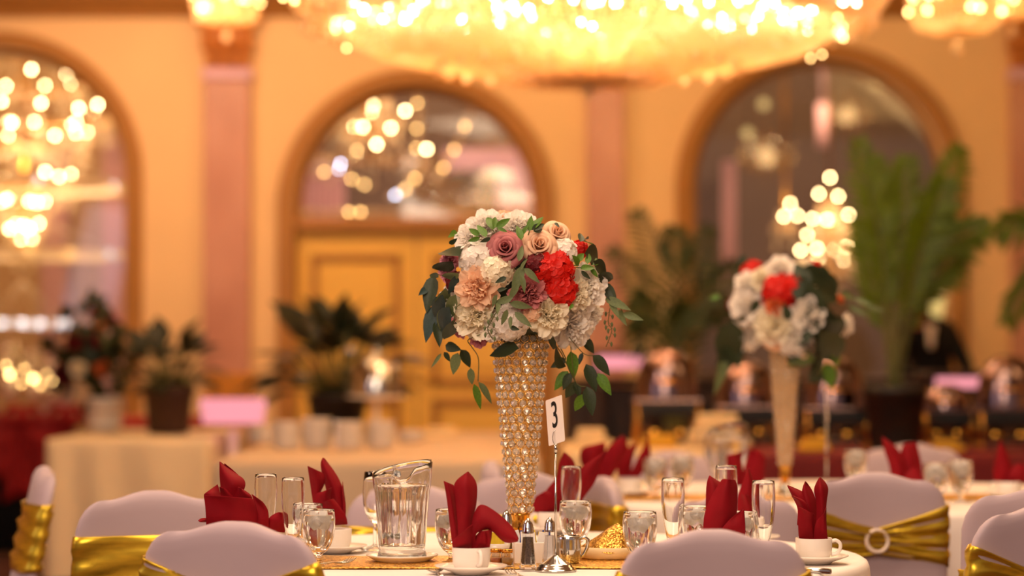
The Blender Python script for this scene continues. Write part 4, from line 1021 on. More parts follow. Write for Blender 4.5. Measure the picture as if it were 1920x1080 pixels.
# --- main table cups + napkins
cup(883.5, 5.02, 'holding the drooping napkin', D2(-68))
cup(1526, 5.27, 'with its handle to the right, at the right', D2(-8))
cup(627, 5.55, 'behind the left goblet, left of the pitcher', D2(150))
cup(1036, 6.15, 'behind the number stand', D2(200))
cup(440, 5.22, 'behind the front left chair under the rolled napkin', D2(120))
cup(1356, 5.08, 'behind the front right chair under the upright napkin', D2(80))
cup(1404, 5.85, 'behind the right flute under the leaning napkin', D2(40))
napkin('burgundy napkin in the front cup with one fold drooping to the right', 5.02, z3, [
    ([(940, 860), (915, 640), (888, 420), (862, 275)], [(1020, 860), (985, 640), (962, 420), (950, 312)], .35, .012),
    ([(985, 860), (980, 640), (958, 420), (956, 290), (1070, 198)], [(1100, 860), (1105, 620), (1140, 480), (1144, 300), (1071, 198)], .45, .002),
    ([(1085, 860), (1098, 620), (1160, 478), (1250, 500), (1360, 580), (1450, 670), (1497, 765)], [(1150, 860), (1130, 740), (1180, 700), (1255, 690), (1315, 745), (1385, 802), (1490, 790)], .35, -.012),
    ([(1090, 860), (1120, 760), (1170, 700)], [(1248, 860), (1268, 760), (1272, 688)], .5, .0),
    ([(1180, 860), (1200, 770), (1190, 700)], [(1250, 860), (1262, 770), (1270, 690)], .5, -.012),
    ([(938, 860), (935, 800), (950, 768)], [(1098, 860), (1105, 740), (1110, 640)], .45, -.018)], cpx=883.5)
napkin('burgundy napkin standing in two points left of the pitcher', 5.55, z2, [
    ([(1090, 660), (1062, 440), (1035, 260), (1018, 148)], [(1140, 660), (1115, 430), (1168, 290), (1155, 212)], .35, .0),
    ([(1180, 660), (1185, 400), (1145, 240), (1130, 130), (1150, 80)], [(1335, 640), (1330, 420), (1300, 290), (1235, 180), (1160, 84)], .3, .012),
    ([(1095, 660), (1085, 500), (1092, 390), (1150, 370)], [(1240, 660), (1232, 520), (1212, 420), (1226, 330)], .35, -.012),
    ([(1150, 660), (1150, 560), (1132, 460)], [(1360, 645), (1338, 560), (1240, 425)], .3, -.022),
    ([(1290, 560), (1300, 480), (1310, 400)], [(1340, 600), (1342, 480), (1315, 275)], .3, .004)], cpx=627)
napkin('burgundy napkin rolled wide with a pointed peak behind the front left chair', 5.22, z2, [
    ([(290, 440), (284, 330), (276, 220), (278, 112)], [(440, 440), (494, 330), (482, 260), (400, 208), (284, 116)], .4, .012),
    ([(300, 300), (310, 200), (318, 130)], [(470, 300), (440, 230), (322, 132)], .3, .028),
    ([(165, 700), (157, 520), (142, 396)], [(640, 720), (610, 545), (560, 425)], .28, -.02),
    ([(285, 450), (285, 390), (275, 326)], [(430, 450), (385, 385), (345, 352)], .3, .0),
    ([(405, 450), (402, 380), (436, 328)], [(560, 450), (545, 400), (480, 352)], .3, -.004),
    ([(160, 450), (146, 400), (150, 388)], [(300, 450), (282, 370), (262, 304)], .3, .016),
    ([(585, 700), (598, 560), (545, 384)], [(692, 720), (690, 540), (640, 452)], .4, -.03),
    ([(670, 700), (688, 600), (738, 556), (780, 540)], [(828, 715), (846, 640), (846, 566), (800, 545)], .3, -.018),
    ([(95, 612), (120, 595), (150, 590)], [(110, 625), (180, 625), (280, 612)], .2, .01)], cpx=440)
napkin('burgundy napkin flaring to the right behind the number stand', 6.15, z4, [
    ([(600, 765), (590, 580), (662, 480), (682, 380), (715, 318)], [(700, 765), (705, 600), (776, 480), (776, 380), (718, 320)], .35, .0),
    ([(690, 765), (715, 560), (810, 420), (970, 315)], [(745, 765), (835, 600), (905, 500), (972, 316)], .3, .012),
    ([(528, 725), (518, 650), (540, 590)], [(680, 765), (660, 600), (600, 555)], .3, -.012)], cpx=1036)
napkin('burgundy napkin folded upright behind the front right chair', 5.08, z5, [
    ([(820, 840), (820, 640), (826, 500), (845, 442)], [(960, 840), (950, 600), (942, 510), (882, 468)], .3, .014),
    ([(800, 840), (812, 690), (860, 570), (926, 464)], [(1005, 840), (1022, 650), (1024, 520), (1006, 470)], .35, -.004),
    ([(880, 840), (960, 735), (1056, 656)], [(1075, 840), (1072, 740), (1064, 660)], .25, -.024)], cpx=1356)
napkin('burgundy napkin leaning behind the right flute on the far side', 5.85, z5, [
    ([(1030, 800), (1018, 600), (1058, 480), (1090, 395)], [(1142, 800), (1132, 640), (1126, 500), (1094, 396)], .3, .0),
    ([(1060, 800), (1050, 660), (1040, 560)], [(1150, 800), (1120, 680), (1090, 570)], .4, -.016)], cpx=1404)
napkin('burgundy napkin opening like petals in the cup at the right of the near table', 5.27, z6, [
    ([(338, 865), (332, 640), (290, 580), (256, 506)], [(410, 865), (402, 680), (370, 560), (262, 506)], .3, .010),
    ([(318, 760), (322, 660), (300, 600), (284, 574)], [(390, 760), (400, 690), (372, 610), (290, 572)], .3, -.006),
    ([(355, 865), (346, 660), (350, 540), (370, 480)], [(440, 865), (444, 640), (416, 540), (374, 482)], .35, .018),
    ([(432, 865), (442, 640), (426, 530), (462, 454)], [(508, 865), (504, 640), (516, 520), (468, 455)], .4, .002),
    ([(330, 865), (324, 720), (330, 640)], [(424, 865), (418, 740), (432, 690)], .4, -.018),
    ([(420, 865), (438, 740), (480, 700)], [(516, 865), (506, 760), (504, 640)], .4, -.012)], cpx=1526)
# --- glasses on the near table
goblet('water goblet with ice at the front left beside the front left chair', 597, 5.23, .985, True, 1)
goblet('small goblet partly hidden behind the front left water goblet', 577, 5.46, .97, True, 2)
goblet('goblet left of the drooping napkin in front of the pitcher plate', 846, 5.27, .97, True, 3)
goblet('water goblet behind the number stand and steel creamer', 1079, 5.50, 1.0, True, 4)
goblet('water goblet with ice left of the front right chair', 1200, 5.13, 1.0, True, 5)
goblet('goblet behind the right flute pair, partly hidden by the upright napkin', 1308, 5.38, .97, True, 6)
goblet('goblet peeking out right of the upright napkin', 1388, 5.22, .95, True, 7)
flute('champagne flute farther left of the pair by the rolled napkin', 498, 5.27, 1.02)
flute('champagne flute right of the pair behind the left goblet', 549, 5.12, 1.02)
flute('champagne flute standing above the goblet behind the number stand', 1071, 5.72, 1.0)
flute('champagne flute left of the upright napkin', 1262, 5.10, 1.02)
flute('champagne flute mostly hidden behind the upright napkin', 1362, 5.55, 1.05)
flute('champagne flute right of the upright napkin', 1432, 5.04, 1.01)
# wine glass by the pitcher
t = thing('wine_glass', 'tall empty wine glass just left of the water pitcher', 'glass', on(703, 5.62, TZ+.0012))
m = M(); lathe(m, [(0, 0), (.031, 0), (.032, .0015), (.028, .003), (.009, .006), (.0045, .012), (.004, .05), (.0045, .062), (.012, .070), (.022, .084), (.0275, .108), (.0285, .130), (.027, .160), (.0245, .182), (.0238, .1825), (.0258, .160), (.0272, .130), (.0262, .109), (.0208, .087), (.011, .0745), (0, .071)], 40); build('wine_bowl', m, K['glass'], t)
# --- pitcher on plate
Y = 5.30; p = on(754, Y, TZ+.002)
plate_m = M(); lathe(plate_m, [(0, .003), (.045, .003), (.048, 0), (.053, 0), (.060, .004), (.074, .012), (.0790, .0155), (.0785, .0172), (.072, .0150), (.058, .0085), (.050, .006), (0, .006)], 56)
o = build('plate', plate_m, K['china'], None, loc=p); tag(o, 'round white plate under the water pitcher', 'plate')
t = thing('water_pitcher', 'clear fluted plastic pitcher full of water on a white plate', 'pitcher', (p.x, p.y, p.z+.0062))
H = .212
def pf(r, z, a):
    flt = 0
    if .03 < z < .165: flt = .055*(1-abs(math.sin(8*a)))*min(1, (z-.03)/.012, (.165-z)/.012)
    sp = 0
    if z > .155:
        da = math.atan2(math.sin(a+PI*.475), math.cos(a+PI*.475)); k = min(1, (z-.155)/.055)
        z = z+.012*k*math.sin(a*1.0+.9)-.021*k*math.exp(-(da/.30)**4)-(.007*k*math.cos(a)*-1)
        sp = .03*k*math.exp(-(da/.3)**2)
    return (r*(1-flt+sp), z)
m = M(); lathe(m, [(0, 0), (.054, 0), (.0555, .004), (.052, .016), (.0505, .024), (.0515, .032), (.056, .09), (.061, .15), (.0635, .160), (.0645, .175), (.0655, .19), (.0660, .200), (.0652, .2015), (.0640, .199), (.0632, .185), (.0622, .170), (.0608, .158), (.0585, .148), (.0535, .09), (.0490, .034), (.0475, .030), (0, .030)], 108, pf); build('pitcher_body', m, K['plastic'], t)
m = M(); lathe(m, [(0, .0312), (.0470, .0316), (.0484, .036), (.0528, .09), (.0578, .148), (.0598, .158), (.0606, .163), (0, .163)], 96, lambda r, z, a: (r*(.985-(.05*(1-abs(math.sin(8*a))) if .034 < z < .16 else .03)), z)); build('water', m, K['water'], t)
m = M(); tube(m, [(-.012, .064, .182), (-.018, .10, .184), (-.022, .125, .16), (-.02, .118, .10), (-.014, .085, .055), (-.010, .053, .05)], [.007, .008, .008, .008, .007, .006], 8); build('handle', m, K['plastic'], t)
# --- gold sequin runner (lies across the table)
y0, y1 = 5.13, 5.44; m = M()
def rn(u, v): return (-.54+.98*u, y0+(y1-y0)*v+.004*math.sin(20*u), TZ+.0028+.0006*math.sin(31*u+5*v))
grid(m, rn, 90, 12); o = build('table_runner', m, K['sequin']); tag(solid(o, .002, 1), 'gold sequin table runner lying across the near table', 'table runner')
# --- cutlery
def fork(label, p, rz, L=.19):
    t = thing('fork', label, 'fork', p, rz); s = L/.19
    m = M(); n = 14
    prof = [(-.095, .0095, .002), (-.08, .0095, .003), (-.03, .005, .006), (.02, .0035, .007), (.038, .0048, .005), (.047, .0115, .0045)]
    vs = []; fs = []
    for (y, hw, z) in prof: vs += [(-hw*s, y*s, z), (0, y*s, z+.0022), (hw*s, y*s, z), (0, y*s, z-.0012)]
    for j in range(len(prof)-1):
        for q in range(4): fs.append((j*4+q, j*4+(q+1) % 4, (j+1)*4+(q+1) % 4, (j+1)*4+q))
    m.add(vs, fs+[(0, 1, 2, 3)]); build('handle', m, K['chrome'], t)
    for k in range(4):
        x = (-.009+.006*k)*s; m = M(); tube(m, [(x, .044*s, .0045), (x, .065*s, .0035), (x, .085*s, .0075), (x, .095*s, .012)], [.0022, .0017, .0014, .0008], 6); build('tine', m, K['chrome'], t)
    return t
ya = TY(1068); fork('silver fork on the gold runner beside the front left chair', Vector((XX(614, ya+.02), ya, TZ+.007)), D2(-32))
yb = TY(1037); fork('silver fork left of the saucer behind the left goblet', Vector((XX(640, yb), yb, TZ+.004)), D2(-55))
yc = TY(1082); fork('silver fork right of the front cup with its tines toward the vase', Vector((XX(972, yc), yc-.05, TZ+.003)), D2(12))
def knife(label, p, rz):
    t = thing('knife', label, 'knife', p, rz)
    m = M(); tube(m, [(0, -.10, .004), (0, -.05, .0045), (0, 0, .0035)], [.006, .0065, .004], 8); build('handle', m, K['chrome'], t)
    m = M(); box(m, (.001, .055, .0035), (.015, .11, .0016), .0006); build('blade', m, K['chrome'], t, smooth=False)
yd = TY(1073); knife('silver knife lying below the right cup at the table edge', Vector((XX(1474, yd), yd+.01, TZ+.001)), D2(62))
def spoon(label, p, rz, k=1):
    t = thing('spoon', label, 'spoon', p, rz)
    m = M(); tube(m, [(0, -.09, .003), (0, -.03, .006), (0, .03, .005)], [.0055, .003, .0028], 8); build('handle', m, K['chrome'], t)
    m = M(); grid(m, lambda u, v: ((u-.5)*.034*math.sin(PI*(.04+.92*v)), .028+.05*v, .007-.006*math.sin(PI*v)*(1-(2*u-1)**2)), 7, 8); solid(build('spoon_bowl', m, K['chrome'], t), .0012)
ys = TY(1078); spoon('silver spoon at the left of the front saucer', Vector((XX(822, ys), ys-.045, TZ+.003)), D2(8))
# --- shakers
def shaker(label, px, Y, fill, h=.106):
    t = thing('shaker', label, 'shaker', on(px, Y, TZ+.0052)); s = h/.106
    m = M(); n = 8
    lathe(m, [(0, 0), (.0185*s, 0), (.0195*s, .003), (.0175*s, .014), (.0125*s, .070*s), (.0115*s, .076*s), (.0108*s, .076*s), (.0115*s, .070*s), (.0160*s, .014), (.0150*s, .008), (0, .007)], n, a0=PI/8); build('glass_body', m, K['glass'], t, smooth=False)
    m = M(); lathe(m, [(0, .009), (.0145*s, .010), (.0155*s, .016), (.0112*s, .066*s), (0, .067*s)], n, a0=PI/8); build('contents', m, K[fill], t, smooth=False)
    m = M(); lathe(m, [(.0125*s, .074*s), (.0128*s, .080*s), (.0118*s, .082*s), (.0122*s, .086*s), (.0112*s, .088*s), (.0108*s, .092*s), (.0085*s, .099*s), (.004*s, .104*s), (.002, .106*s), (0, .107*s)], 24); build('cap', m, K['chrome'], t)
shaker('pepper shaker with a steel cap in front of the vase', 990, 5.10, 'pepper')
shaker('salt shaker with a steel cap right beside the number stand pole', 1031, 5.17, 'salt', .103)
shaker('shaker showing only its steel cap behind the drooping napkin', 950, 5.38, 'pepper', .105)
# --- sugar caddy
Y = 5.25; t = thing('sugar_caddy', 'white rectangular sugar caddy between the two shakers', 'caddy', on(997, Y, TZ+.0052), D2(6))
m = M(); wv, dv, hv = .038, .026, .045
for (c, s) in (((0, 0, .002), (2*wv-.006, 2*dv-.006, .004)), ((-wv, 0, hv/2), (.004, 2*dv, hv)), ((wv, 0, hv/2), (.004, 2*dv, hv)), ((0, -dv, hv/2), (2*wv, .004, hv)), ((0, dv, hv/2), (2*wv, .004, hv))): box(m, c, s, .0012)
build('caddy_box', m, K['china'], t, smooth=False)
r_ = random.Random(2)
for k in range(9):
    m = M(); box(m, (0, 0, .034), (.022, .0022, .060+r_.uniform(-.006, .004)), .0006)
    o = build('sugar_packet', m, K[('packw', 'packb', 'packw', 'packp', 'packw', 'packy', 'packw', 'packy', 'packb')[k]], t, smooth=False, loc=(-.022+.0055*k, r_.uniform(-.010, .010), .004)); o.rotation_euler = (r_.uniform(-.15, .15), r_.uniform(-.25, .25), r_.uniform(-.5, .5))
# --- bowl with yellow packets left of the vase foot
t = thing('small_bowl', 'small white bowl with yellow packets left of the vase foot', 'bowl', on(929, 5.33, TZ+.0052))
m = M(); lathe(m, [(0, .003), (.018, .003), (.02, 0), (.022, .002), (.030, .02), (.033, .036), (.0318, .036), (.0285, .021), (.02, .007), (0, .006)], 32); build('bowl_body', m, K['china'], t)
for k in range(4):
    m = M(); box(m, (0, 0, .03), (.026, .002, .044), .0006); o = build('packet', m, K['packy'], t, smooth=False, loc=(-.012+.008*k, .003*k-.004, .008)); o.rotation_euler = (.1, .15-.1*k, .3-.2*k)
# --- jam jars
for px, Y, f, lb in ((930, 5.17, 'jamo', 'small glass jar of orange jam behind the front cup'), (951, 5.16, 'jama', 'small glass jar of amber honey beside the orange jam jar')):
    t = thing('jam_jar', lb, 'jar', on(px, Y, TZ+.0052))
    m = M(); lathe(m, [(0, 0), (.0115, 0), (.0135, .002), (.0138, .022), (.0115, .027), (.0115, .030), (.0105, .030), (.0105, .027), (.0126, .021), (.0122, .003), (0, .0025)], 24); build('jar_glass', m, K['glass'], t)
    m = M(); lathe(m, [(0, .003), (.0118, .0035), (.0122, .016), (0, .0165)], 20); build('jam', m, K[f], t)
    m = M(); lathe(m, [(0, .0295), (.0125, .0295), (.0125, .035), (.0118, .036), (0, .036)], 24); build('lid', m, K['goldp'], t)
# --- steel creamer
Y = 5.24; t = thing('creamer_jug', 'small polished steel creamer jug right of the number stand', 'jug', on(1066, Y, TZ+.0052))
m = M(); lathe(m, [(0, 0), (.0225, 0), (.025, .003), (.0275, .020), (.0275, .034), (.0262, .050), (.0268, .058), (.0262, .0585), (.0252, .050), (.0262, .034), (.0262, .020), (.022, .004), (0, .004)], 40, lambda r, z, a: (r*(1+(.16*math.exp(-((a-PI)/.35)**2) if z > .045 else 0)), z+(.004*math.exp(-((a-PI)/.35)**2) if z > .05 else 0))); build('jug_body', m, K['chrome'], t)
m = M(); tube(m, [(.025, 0, .052), (.034, 0, .056), (.042, 0, .050), (.040, 0, .032), (.033, 0, .018), (.026, 0, .012)], [.0035, .0045, .0045, .004, .0035, .003], 8); build('handle', m, K['chrome'], t)
# --- number stand
def number_stand(label, px, Y, ztop, rz, w_, h_, digit, tz=TZ, lean=-.06):
    t = thing('number_stand', label, 'table number', on(px, Y, tz+.0012))
    m = M(); lathe(m, [(0, 0), (.0435, 0), (.0440, .002), (.0430, .004), (.0400, .005), (.0395, .008), (.0360, .0095), (.0350, .013), (.0300, .016), (.018, .024), (.008, .030), (.005, .033), (0, .033)], 44); build('base', m, K['chrome'], t)
    H = ztop-tz
    m = M(); tube(m, [(0, 0, .03), (0, 0, H)], .0026, 10); tube(m, [(0, 0, H-.004), (0, 0, H+.014)], .0036, 10); build('pole', m, K['chrome'], t)
    m = M(); c = (0, -.003, H+.030)
    for q in range(2):
        ring = [(.0065*math.cos(2*PI*i/24), -.004+.004*q, H+.028+.0155*math.sin(2*PI*i/24)) for i in range(25)]; tube(m, ring, .0009, 6)
    build('wire_clip', m, K['chrome'], t)
    m = M(); bm = bmesh.new(); bmesh.ops.create_cube(bm, size=1)
    for v in bm.verts: v.co = Vector((v.co.x*w_, v.co.y*.0012, v.co.z*h_))
    ed = [e for e in bm.edges if abs(e.verts[0].co.y-e.verts[1].co.y) > .0005]; bmesh.ops.bevel(bm, geom=ed, offset=.004, segments=4, affect='EDGES', profile=.5)
    bm.verts.index_update(); m.add([v.co for v in bm.verts], [[v.index for v in f.verts] for f in bm.faces]); bm.free()
    cdn = build('number_card', m, K['card'], t, smooth=False, loc=(-.001, -.002, H+.0145+h_*.5)); cdn.rotation_euler = (lean, -.17 if digit else 0, rz)
    if digit:
        cu = bpy.data.curves.new('digit', 'FONT'); cu.body = digit; cu.size = .078; cu.align_x = 'CENTER'; cu.align_y = 'CENTER'; cu.extrude = .0002; cu.offset = .0006
        tmp = bpy.data.objects.new('digit_curve', cu); C.objects.link(tmp); bpy.context.view_layer.update()
        me = bpy.data.meshes.new_from_object(tmp.evaluated_get(bpy.context.evaluated_depsgraph_get())); bpy.data.objects.remove(tmp)
        me.materials.clear(); me.materials.append(K['ink']); d = bpy.data.objects.new('digit', me); C.objects.link(d); d.parent = cdn
        d.rotation_euler = (PI/2, 0, 0); d.scale = (.92, 1.0, 1); d.location = (.001, -.0010, .010)
    return t
number_stand('steel table number stand with a white card reading 3', 1042, 5.09, W(1042, 846, 5.09).z, D2(-66), .080, .097, '3', lean=0)
number_stand('table number stand on the second table with its card seen edge on', 1550, 8.0, W(1550, 800, 8.0).z, D2(78), .055, .11, None)
# --- bread plate with gold cloth
t = thing('bread_basket', 'shallow beige basket right of the creamer on the gold runner', 'basket', on(1140, 5.36, TZ+.0052), D2(-8))
m = M(); lathe(m, [(0, 0), (.052, 0), (.060, .004), (.066, .014), (.068, .026), (.0655, .027), (.062, .018), (.056, .008), (0, .006)], 36, lambda r, z, a: (r*(1+.06*math.cos(2*a)), z)); build('basket_body', m, K['creamcloth'], t)
pb = on(1140, 5.36, TZ+.0125); m = M()
def hp(u, v):
    a = 2*PI*u; r = .058*(1-v)**.8*(1+.12*math.sin(3*a+4*v)); return (r*math.cos(a)+.022*v, r*math.sin(a), .012+.058*v**.9+.004*math.sin(5*a)*(1-v))
grid(m, hp, 40, 14, True); o = build('gold_cloth', m, K['sequin'], None, loc=pb); tag(o, 'heaped gold sequin cloth covering the bread in the beige basket', 'cloth')

# ================================================================ CRYSTAL VASES AND BOUQUETS
VY = 5.46; vp = on(976, VY, TZ+.0012)
vase = thing('trumpet_vase', 'tall tapering crystal bead vase on the near table carrying the main bouquet', 'vase', vp)
zb_, zt_ = W(976, 962, VY).z-vp.z, W(976, 612, VY).z-vp.z
s = VY/F
m = M(); lathe(m, [(0, 0), (.058, 0), (.060, .003), (.056, .006), (.044, .012), (.030, .021), (.020, .032), (.0155, .042), (0, .042)], 40); build('mirror_foot', m, K['chrome'], vase)
m = M(); lathe(m, [(.0150, .040), (.0145, .055), (.021, .060), (.0215, .066), (.0205, .072), (.0205, zb_-.012), (.022, zb_-.004), (.022, zb_), (0, zb_)], 36); build('gold_neck', m, K['goldp'], vase)
def vr(z): k = (z-zb_)/(zt_-zb_); return (.0240+.0395*k**1.02)
m = M()
for k in range(6): torus(m, (0, 0, zb_+(zt_-zb_)*k/5), vr(zb_+(zt_-zb_)*k/5)-.009, .0009, 30, 5)
for k in range(8): a = 2*PI*k/8; tube(m, [((vr(z_)-.009)*math.cos(a), (vr(z_)-.009)*math.sin(a), z_) for z_ in (zb_, zt_)], .0008, 4)
build('wire_frame', m, K['goldwire'], vase)
bd = M(); bm = bmesh.new(); bmesh.ops.create_icosphere(bm, subdivisions=1, radius=.0080); bm.verts.index_update(); bd.add([v.co for v in bm.verts], [[v.index for v in f.verts] for f in bm.faces]); bm.free()
rg = M(); torus(rg, (0, -.001, 0), .0098, .0009, 14, 5, Matrix.Rotation(PI/2, 3, 'X'))
rows = 23; rest = M(); restr = M(); bsrc = rsrc = None; cnt = 0
for j in range(rows):
    z = zb_+.010+(zt_-zb_-.018)*j/(rows-1); R = vr(z); n = max(9, round(2*PI*R/.0196))
    for i in range(n):
        a = 2*PI*(i+.5*(j % 2))/n; p = Vector((R*math.cos(a), R*math.sin(a), z)); tocam = math.sin(a) < .42
        if tocam and cnt < 300:
            cnt += 1
            if bsrc is None: o = bsrc = build('crystal_bead', bd, K['bead'], vase, smooth=False); q = rsrc = build('wire_ring', rg, K['goldwire'], bsrc)
            else: o = inst(bsrc, 'crystal_bead', vase); q = inst(rsrc, 'wire_ring', o)
            o.location = p; o.rotation_euler = (0, 0, a+PI/2)
        else:
            Rm = Matrix.Rotation(a+PI/2, 3, 'Z'); rest.add([Rm @ Vector(v)+p for v in bd.v], bd.f); restr.add([Rm @ Vector(v)+p for v in rg.v], rg.f)
o = build('beads_on_the_back', rest, K['bead'], vase, smooth=False); o['kind'] = 'stuff'
o = build('rings_on_the_back', restr, K['goldwire'], vase); o['kind'] = 'stuff'
VY2 = 7.78; v2 = on(1472, VY2, TZ+.0012)
dup(vase, v2, 0.35, 'crystal bead vase on the second table carrying the right bouquet').scale = (.80, .80, 1)

def petalmesh(w_, cup_, ruf, curl, seed, n=7, round_=.7):
    r_ = random.Random(seed); ph = r_.uniform(0, 6); m = M()
    def fn(u, v):
        x = 2*u-1; h = w_*(math.sin(PI*(.10+.74*v))**round_); vv = v*(1-.10*x*x*v)
        return (x*h, vv-.02*math.sin(9*x+ph)*v*v*(1 if ruf else 0), cup_*x*x*h+curl*v*v+ruf*math.sin(7*x+ph)*v*v+ruf*.5*math.sin(13*x+2*ph)*v**3)
    grid(m, fn, n, 6); return m
PET = {}
def petal(parent, key, mt, base, y, z, L, name='petal'):
    k = (key, mt)
    if k not in PET: o = build(name, PM[key], K[mt], parent, recalc=False); PET[k] = o
    else: o = inst(PET[k], name, parent)
    o.matrix_local = Matrix.LocRotScale(Vector(base), frame(y, z).to_quaternion(), Vector((L, L, L))); return o
PM = {'peony%d' % k: petalmesh(.36, .35, .07, .02, 30+k, 9) for k in range(3)}
PM.update({'hyd%d' % k: petalmesh(.52, .25, .02, -.10, 60+k, 7, .5) for k in range(2)})
for k in ('hyd0', 'hyd1'):
    f = M()
    for q in range(4):
        R_ = Matrix.Rotation(q*PI/2+.1, 3, 'Z'); f.add([R_ @ Vector((v[0], v[1]*.95+.04, v[2]+.04*(q % 2))) for v in PM[k].v], PM[k].f)
    ball(f, (0, 0, .05), .07, 6, 4); PM['flo'+k[3]] = f
GA = 2.39996
def flower(bq, kind, mt, c, n, R, seed, label=None):
    """one blossom: an Empty part of the bouquet whose petals or florets are sub-parts"""
    r_ = random.Random(seed)
    o = bpy.data.objects.new(kind, None); C.objects.link(o); o.parent = bq; o.empty_display_size = .02
    n = Vector(n).normalized(); Rm = n.to_track_quat('Z', 'Y').to_matrix() @ Matrix.Rotation(r_.uniform(0, 6), 3, 'Z')
    o.matrix_local = Matrix.Translation(Vector(c)) @ Rm.to_4x4()
    if kind == 'rose':
        m = M(); N_ = 15; inner = M()
        for i in range(N_):
            k = i/(N_-1); ph = GA*i; rad = R*(.07+.60*k); hgt = R*(1.0-.50*k); span = 1.7-.5*k; lip = R*.36*k; z0 = -.62*R; mm = inner if i < 5 else M()
            def fn(u, v, ph=ph, rad=rad, hgt=hgt, span=span, lip=lip, k=k):
                x = 2*u-1; a = ph+x*span; edge = 1-.22*abs(x)**2.5; zz = z0+(hgt-z0)*v*edge*.95
                r = rad*(.35+.65*v**.55)+lip*max(0, v-.72)/.28*max(0, v-.72)/.28*1.0+R*.03*math.sin(3*a+i)*v*k+R*.02*abs(x)
                return (r*math.cos(a), r*math.sin(a), zz-(lip*.85*(max(0, v-.8)/.2)**2))
            grid(mm, fn, 11, 11)
            if i >= 5: solid(build('petal', mm, K[mt], o, recalc=False), .0006)
        solid(build('rose_heart', inner, K[mt], o, recalc=False), .0006)
    elif kind == 'hydrangea':
        m = M(); ball(m, (0, 0, -.25*R), R*.62, 12, 8); build('blossom_core', m, K[mt], o)
        N_ = 24
        for i in range(N_):
            k = (i+.5)/N_; th = math.acos(1-1.25*k); ph = GA*i; d = Vector((math.sin(th)*math.cos(ph), math.sin(th)*math.sin(ph), math.cos(th)))
            t1 = d.orthogonal().normalized(); t1.rotate(Quaternion(d, r_.uniform(0, 6)))
            d2 = (d+Vector((r_.uniform(-.3, .3), r_.uniform(-.3, .3), r_.uniform(-.3, .3)))).normalized()
            petal(o, 'flo%d' % (i % 2), mt, d*R*.78*r_.uniform(.92, 1.08)+Vector((0, 0, -.22*R)), t1, d2, R*r_.uniform(.30, .40), 'floret')
    else:
        m = M(); ball(m, (0, 0, -.3*R), R*.5, 12, 8); N1 = 36
        for i in range(N1):
            k = (i+.5)/N1; th = .9*math.sqrt(k); ph = GA*i; d = Vector((math.sin(th)*math.cos(ph), math.sin(th)*math.sin(ph), math.cos(th)))
            pm = PM['peony%d' % (i % 3)]; L = R*(.62+.12*r_.uniform(-1, 1)); y = (d+Vector((r_.uniform(-.2, .2), r_.uniform(-.2, .2), 0))).normalized()
            z = (Vector((0, 0, 1))-d*.6+Vector((r_.uniform(-.9, .9), r_.uniform(-.9, .9), 0))); Fm = frame(y, z); b = d*R*.18
            m.add([Fm @ (Vector(v)*L)+b for v in pm.v], pm.f)
        build('ruffled_centre', m, K[mt], o, recalc=False)
        N_ = 16
        for i in range(N_):
            th = 1.0+.75*(i/N_)+r_.uniform(-.1, .1); ph = GA*i+r_.uniform(-.15, .15); d = Vector((math.sin(th)*math.cos(ph), math.sin(th)*math.sin(ph), math.cos(th)))
            petal(o, 'peony%d' % (i % 3), mt, d*R*.12, d, (-d.x*.5+r_.uniform(-.2, .2), -d.y*.5+r_.uniform(-.2, .2), 1), R*r_.uniform(.86, 1.02))
    return o
q7 = lambda x, y: (760+x/4, 380+y/4)
q8 = lambda x, y: (760+x/4, 600+y/4)
